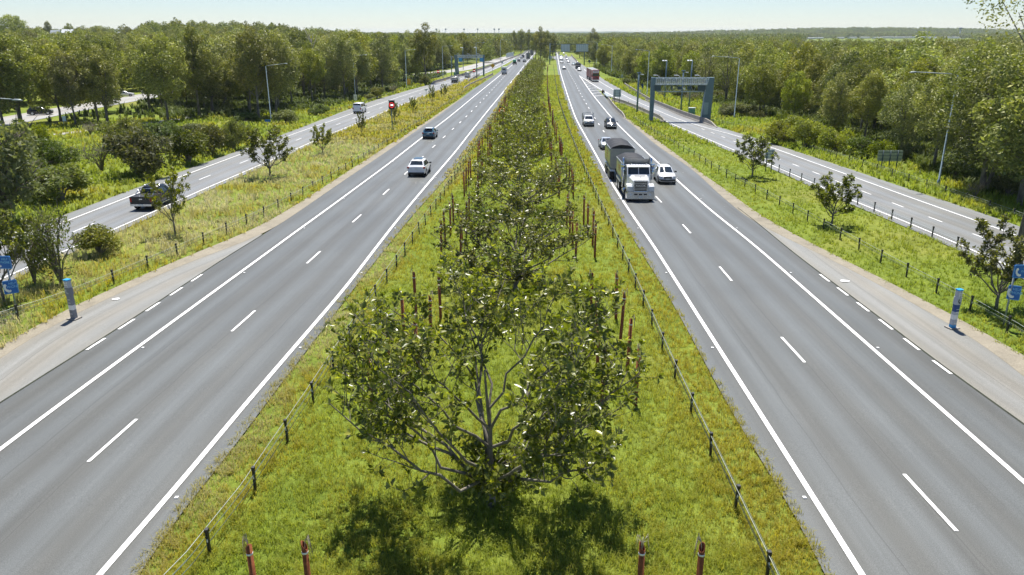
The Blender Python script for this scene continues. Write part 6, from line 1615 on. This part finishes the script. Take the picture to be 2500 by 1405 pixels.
# ------------------------------------------------------------------ tipper truck and trailer
def tipper_body(parent, y0, y1, z0, z1, W, name='tipper_body'):
    """ribbed steel bin, front at y0"""
    b = MB(); w = W / 2
    b.prism([(-w + .12, z0), (w - .12, z0), (w, z0 + .35), (w, z1), (-w, z1), (-w, z0 + .35)], 'y', y1, y0)
    o = b.build(name, V_tip, parent)
    b = MB(); b.tube([(-w, y0, z1), (-w, y1, z1)], .07, 6); b.tube([(w, y0, z1), (w, y1, z1)], .07, 6); b.box((0, y0, z1 - .02), (W, .14, .14)); b.box((0, y1, z1 - .02), (W, .14, .14)); b.build('top_rail', V_tip, o)
    b = MB(); b.box((0, y0 + .03, (z0 + z1) / 2), (W * .8, .05, .08)); b.box((0, y1 - .03, (z0 + z1) / 2), (W * .8, .05, .08)); b.build('rib', V_tip, o)
    # tarp: sagging arch over hoops
    b = MB(); ny, nx = 17, 11; V = []
    for i in range(ny):
        t = i / (ny - 1); y = y0 + (y1 - y0) * t; hoop = 1 - .16 * abs(math.sin(t * PI * 4)); endk = min(1, .72 + 2.5 * min(t, 1 - t))
        for j in range(nx):
            u = j / (nx - 1) * 2 - 1; V.append((u * (w + .02), y, z1 + .06 + .52 * (1 - abs(u) ** 2.4) * hoop * endk + .015 * math.sin(9 * u + 5 * t)))
    b.add(V, [(i * nx + j, i * nx + j + 1, (i + 1) * nx + j + 1, (i + 1) * nx + j) for i in range(ny - 1) for j in range(nx - 1)], 0, True)
    for i0 in (0, (ny - 1) * nx):
        m = len(b.v); b.add([V[i0 + j] for j in range(nx)] + [(-w, V[i0][1], z1), (w, V[i0][1], z1)], [tuple(range(nx)) + (nx + 1, nx)])
    b.build('tarp', V_tarp, o)
    b = MB()
    for k in range(int(abs(y1 - y0) / .42)):
        for s in (-1, 1): b.box((s * (w + .05), y0 - .2 - .42 * k, z1 + .02), (.07, .16, .12))
    b.build('tarp_ties', P_white, o)
    for s in (-1, 1):
        pl = MB(); pl.box((s * (w + .012), (y0 + y1) / 2, z0 + (z1 - z0) * .55), (.02, abs(y1 - y0) * .9, (z1 - z0) * .62)); q = pl.build('side_panel', P_cream, o)
        b = MB()
        for k in range(5):
            for rrow in range(3 - (k % 2)): b.box((s * (w + .03), (y0 + y1) / 2 + .55 - .28 * k, z0 + (z1 - z0) * (.72 - .13 * rrow)), (.014, .2, .11))
        b.build('lettering', V_orange, q)
    return o
p_front = at(1563, 494)
e = empty('tipper_truck', (0, 0, 0), 0, 'white bonneted tipper truck with chrome bumper and tarped grey bin in the right lane', 'truck'); YF = 0.0
W = 2.46
b = MB(); b.prism([(-W / 2, .32), (W / 2, .32), (W / 2, .80), (W / 2 - .05, .98), (-W / 2 + .05, .98), (-W / 2, .80)], 'y', YF - .30, YF); bp = b.build('bumper', V_chrome, e)
b = MB()
for x in (-.42, 0, .42): b.box((x, YF + .004, .74), (.3, .02, .13))
b.build('bumper_vent', V_under, bp)
for s in (-1, 1): b = MB(); b.tube([(s * .85, YF - .01, .72), (s * .85, YF + .02, .72)], .11, 12); b.build('fog_light', V_head, bp)
b = MB(); b.box((0, YF + .012, .50), (.38, .02, .13)); b.build('number_plate', V_plate, bp)
# bonnet: tapered loft
b = MB()
def sq(y, w, z0, z1, r=.18): return [(-w, y, z0), (w, y, z0), (w, y, z1 - r), (w - r, y, z1), (-w + r, y, z1), (-w, y, z1 - r)]
secs = [sq(YF - .18, .66, .95, 1.98, .12), sq(YF - .40, .74, .95, 2.08, .16), sq(YF - 1.75, .92, .95, 2.28, .2)]
V = [v for s_ in secs for v in s_]
b.add(V, [(i * 6 + k, i * 6 + (k + 1) % 6, (i + 1) * 6 + (k + 1) % 6, (i + 1) * 6 + k) for i in range(2) for k in range(6)] + [tuple(range(6)), tuple(reversed(range(12, 18)))])
hood = b.build('bonnet', P_white, e)
b = MB(); b.box((0, YF - 1.15, 2.21), (.95, .14, .06), M=Matrix.Rotation(.15, 3, 'X')); b.build('bonnet_scoop', V_trim, hood)
b = MB(); b.tube([(0, YF - .55, 2.08), (0, YF - .52, 2.22)], [.05, .02], 6); b.build('bonnet_ornament', V_chrome, hood)
b = MB(); b.prism([(-.60, .98), (.60, .98), (.60, 1.92), (.25, 2.0), (0, 1.90), (-.25, 2.0), (-.60, 1.92)], 'y', YF - .19, YF - .12); gr = b.build('grille', V_chrome, e)
b = MB()
for k in range(6):
    if k == 3: continue
    b.box((0, YF - .112, 1.06 + .145 * k), (1.08, .02, .085))
b.box((0, YF - .112, 1.495), (1.12, .02, .13)); b.build('grille_slot', V_under, gr)
text_mesh('badge', 'MACK', .16, V_chrome, gr, (0, YF - .10, 1.495), (PI / 2, 0, PI), .008, 2.0, .004)
for s in (-1, 1):
    b = MB(); pr = [(-.02, .98), (-.05, 1.22), (-.30, 1.50), (-.75, 1.58), (-1.10, 1.40), (-1.28, 1.05), (-1.12, 1.05), (-.95, 1.28), (-.62, 1.38), (-.32, 1.25), (-.22, .98)]
    x0, x1 = (.66, 1.22) if s > 0 else (-1.22, -.66)
    b.prism([(YF - .10 + a, z) for a, z in pr], 'x', x0, x1); b.box((s * .94, YF - .16, 1.2), (.54, .1, .42)); b.build('fender', P_white, e)
    b = MB(); b.box((s * .95, YF - .09, 1.15), (.44, .06, .24)); b.build('headlight', V_head, e)
    b = MB(); b.box((s * .95, YF - .105, 1.15), (.5, .05, .30)); b.build('headlight_frame', V_chrome, e)
    b = MB(); b.tube([(s * 1.27, YF - 2.95, .9), (s * 1.27, YF - 2.95, 3.25), (s * 1.27, YF - 3.05, 3.6)], [.10, .10, .085], 10); b.build('exhaust_stack', V_chrome, e)
    b = MB(); b.tube([(s * 1.33, YF - 2.45, 1.7), (s * 1.33, YF - 2.45, 2.9)], .17, 12); b.tube([(s * 1.33, YF - 2.45, 2.9), (s * 1.33, YF - 2.45, 3.08)], .22, 12); b.build('air_cleaner', V_chrome, e)
    b = MB(); b.box((s * 1.52, YF - 1.75, 2.35), (.18, .1, .62)); b.tube([(s * 1.1, YF - 1.9, 2.7), (s * 1.52, YF - 1.8, 2.7)], .025, 5); b.tube([(s * 1.1, YF - 1.9, 2.05), (s * 1.52, YF - 1.8, 2.05)], .025, 5); b.build('mirror', V_chrome, e)
    b = MB(); b.tube([(s * 1.05, YF - 1.7, .72), (s * 1.05, YF - 2.9, .72)], .30, 12); b.build('fuel_tank', V_chrome, e)
    wheel(e, s * 1.20, YF - .82, .52, .32, 22)
    for yy in (-6.35, -7.70): wheel(e, s * 1.23, YF + yy, .52, .5, 22)
    b = MB(); b.prism([(YF - 5.5, .95), (YF - 5.6, 1.18), (YF - 8.4, 1.18), (YF - 8.5, .95)], 'x', s * .7 if s > 0 else -1.24, 1.24 if s > 0 else -.7); b.build('mudguard', P_white, e)
b = MB(); b.prism([(YF - 1.70, .95), (YF - 1.72, 2.20), (YF - 2.10, 2.86), (YF - 2.25, 2.98), (YF - 3.15, 3.02), (YF - 3.2, .95)], 'x', -1.05, 1.05); cab = b.build('cab', P_white, e)
nrm = Vector((0, .66, .38)).normalized(); a0 = Vector((0, YF - 1.74, 2.26)); a1 = Vector((0, YF - 2.08, 2.82)); nn = Vector((0, .56, .34)).normalized()
for s in (-1, 1):
    q = [a0 + Vector((s * .03, 0, 0)) + nn * .015, a0 + Vector((s * .97, 0, 0)) + nn * .015, a1 + Vector((s * .93, 0, 0)) + nn * .015, a1 + Vector((s * .03, 0, 0)) + nn * .015]; b = MB(); b.add(q, [(0, 1, 2, 3)]); b.build('windscreen', V_glass, cab, recalc=False)
    b = MB(); b.box((s * 1.055, YF - 2.55, 2.45), (.02, .75, .55)); b.build('side_window', V_glass, cab)
b = MB(); b.box((0, YF - 2.0, 2.98), (1.95, .35, .05), M=Matrix.Rotation(-.3, 3, 'X')); b.build('sun_visor', P_white, cab)
b = MB()
for x in (-.7, .7): b.tube([(x, YF - 2.2, 3.04), (x, YF - 2.7, 3.10)], [.03, .08], 6)
for k in range(5): b.box((-.5 + .25 * k, YF - 2.3, 3.06), (.07, .1, .06))
b.build('air_horn', V_chrome, cab)
b = MB(); b.box((0, YF - 4.6, .78), (.95, 8.6, .32)); b.tube([(-1.1, YF - 6.35, .52), (1.1, YF - 6.35, .52)], .12, 6); b.tube([(-1.1, YF - 7.7, .52), (1.1, YF - 7.7, .52)], .12, 6); b.tube([(-1.1, YF - .82, .52), (1.1, YF - .82, .52)], .1, 6); b.build('chassis', V_under, e)
tipper_body(e, YF - 3.45, YF - 8.6, 1.22, 2.92, 2.46)
b = MB(); b.prism([(YF - 3.4, 2.92), (YF - 3.4, 3.38), (YF - 3.0, 3.5), (YF - 3.0, 3.44)], 'x', -1.1, 1.1); 
for s in (-1, 1): b.box((s * 1.16, YF - 3.3, 3.25), (.08, .1, .75))
b.build('head_board', V_tip, e)
e.location = (p_front.x, p_front.y, float(g(p_front.y + 4)) + .03)
def tang(y): return (float(Rl_line(y + 4)) - float(Rl_line(y - 4))) / 8
ang = -math.atan(tang(p_front.y + 4)); slope = math.atan((float(g(p_front.y + 8)) - float(g(p_front.y))) / 8)
e.rotation_euler = (-slope, 0, PI + ang)
tr = empty('tipper_trailer', (0, 0, 0), 0, 'grey tarped tipper trailer towed behind the white bonneted truck', 'trailer')
tipper_body(tr, 0, -6.6, 1.25, 3.25, 2.46)
b = MB(); b.box((0, -3.2, .85), (.95, 6.6, .3)); b.tube([(0, .1, .7), (0, 2.0, .66)], .08, 6); b.tube([(-.4, .1, .7), (0, 1.6, .66)], .06, 6); b.tube([(.4, .1, .7), (0, 1.6, .66)], .06, 6); b.build('chassis', V_under, tr)
for s in (-1, 1):
    for yy in (-.85, -2.0, -4.6, -5.8): wheel(tr, s * 1.23, yy, .50, .5, 20)
    for y0, y1 in ((-.1, -2.7), (-3.9, -6.5)):
        b = MB(); b.prism([(y0, .95), (y0 - .1, 1.14), (y1 + .1, 1.14), (y1, .95)], 'x', .7 if s > 0 else -1.24, 1.24 if s > 0 else -.7); b.build('mudguard', P_white, tr)
b = MB(); b.box((0, .06, 2.5), (.3, .12, .3)); b.tube([(0, .05, 2.5), (0, .05, 1.3)], .05, 6); b.build('ram', V_under, tr)
L0 = 11.8; dirv = Vector((math.sin(-ang), math.cos(ang), 0))
px_, py_ = p_front.x + dirv.x * L0, p_front.y + L0 * dirv.y
ang2 = -math.atan(tang(py_ + 3)); tr.location = (px_ - .28, py_, float(g(py_ + 3)) + .03); tr.rotation_euler = (-slope, 0, PI + ang2)
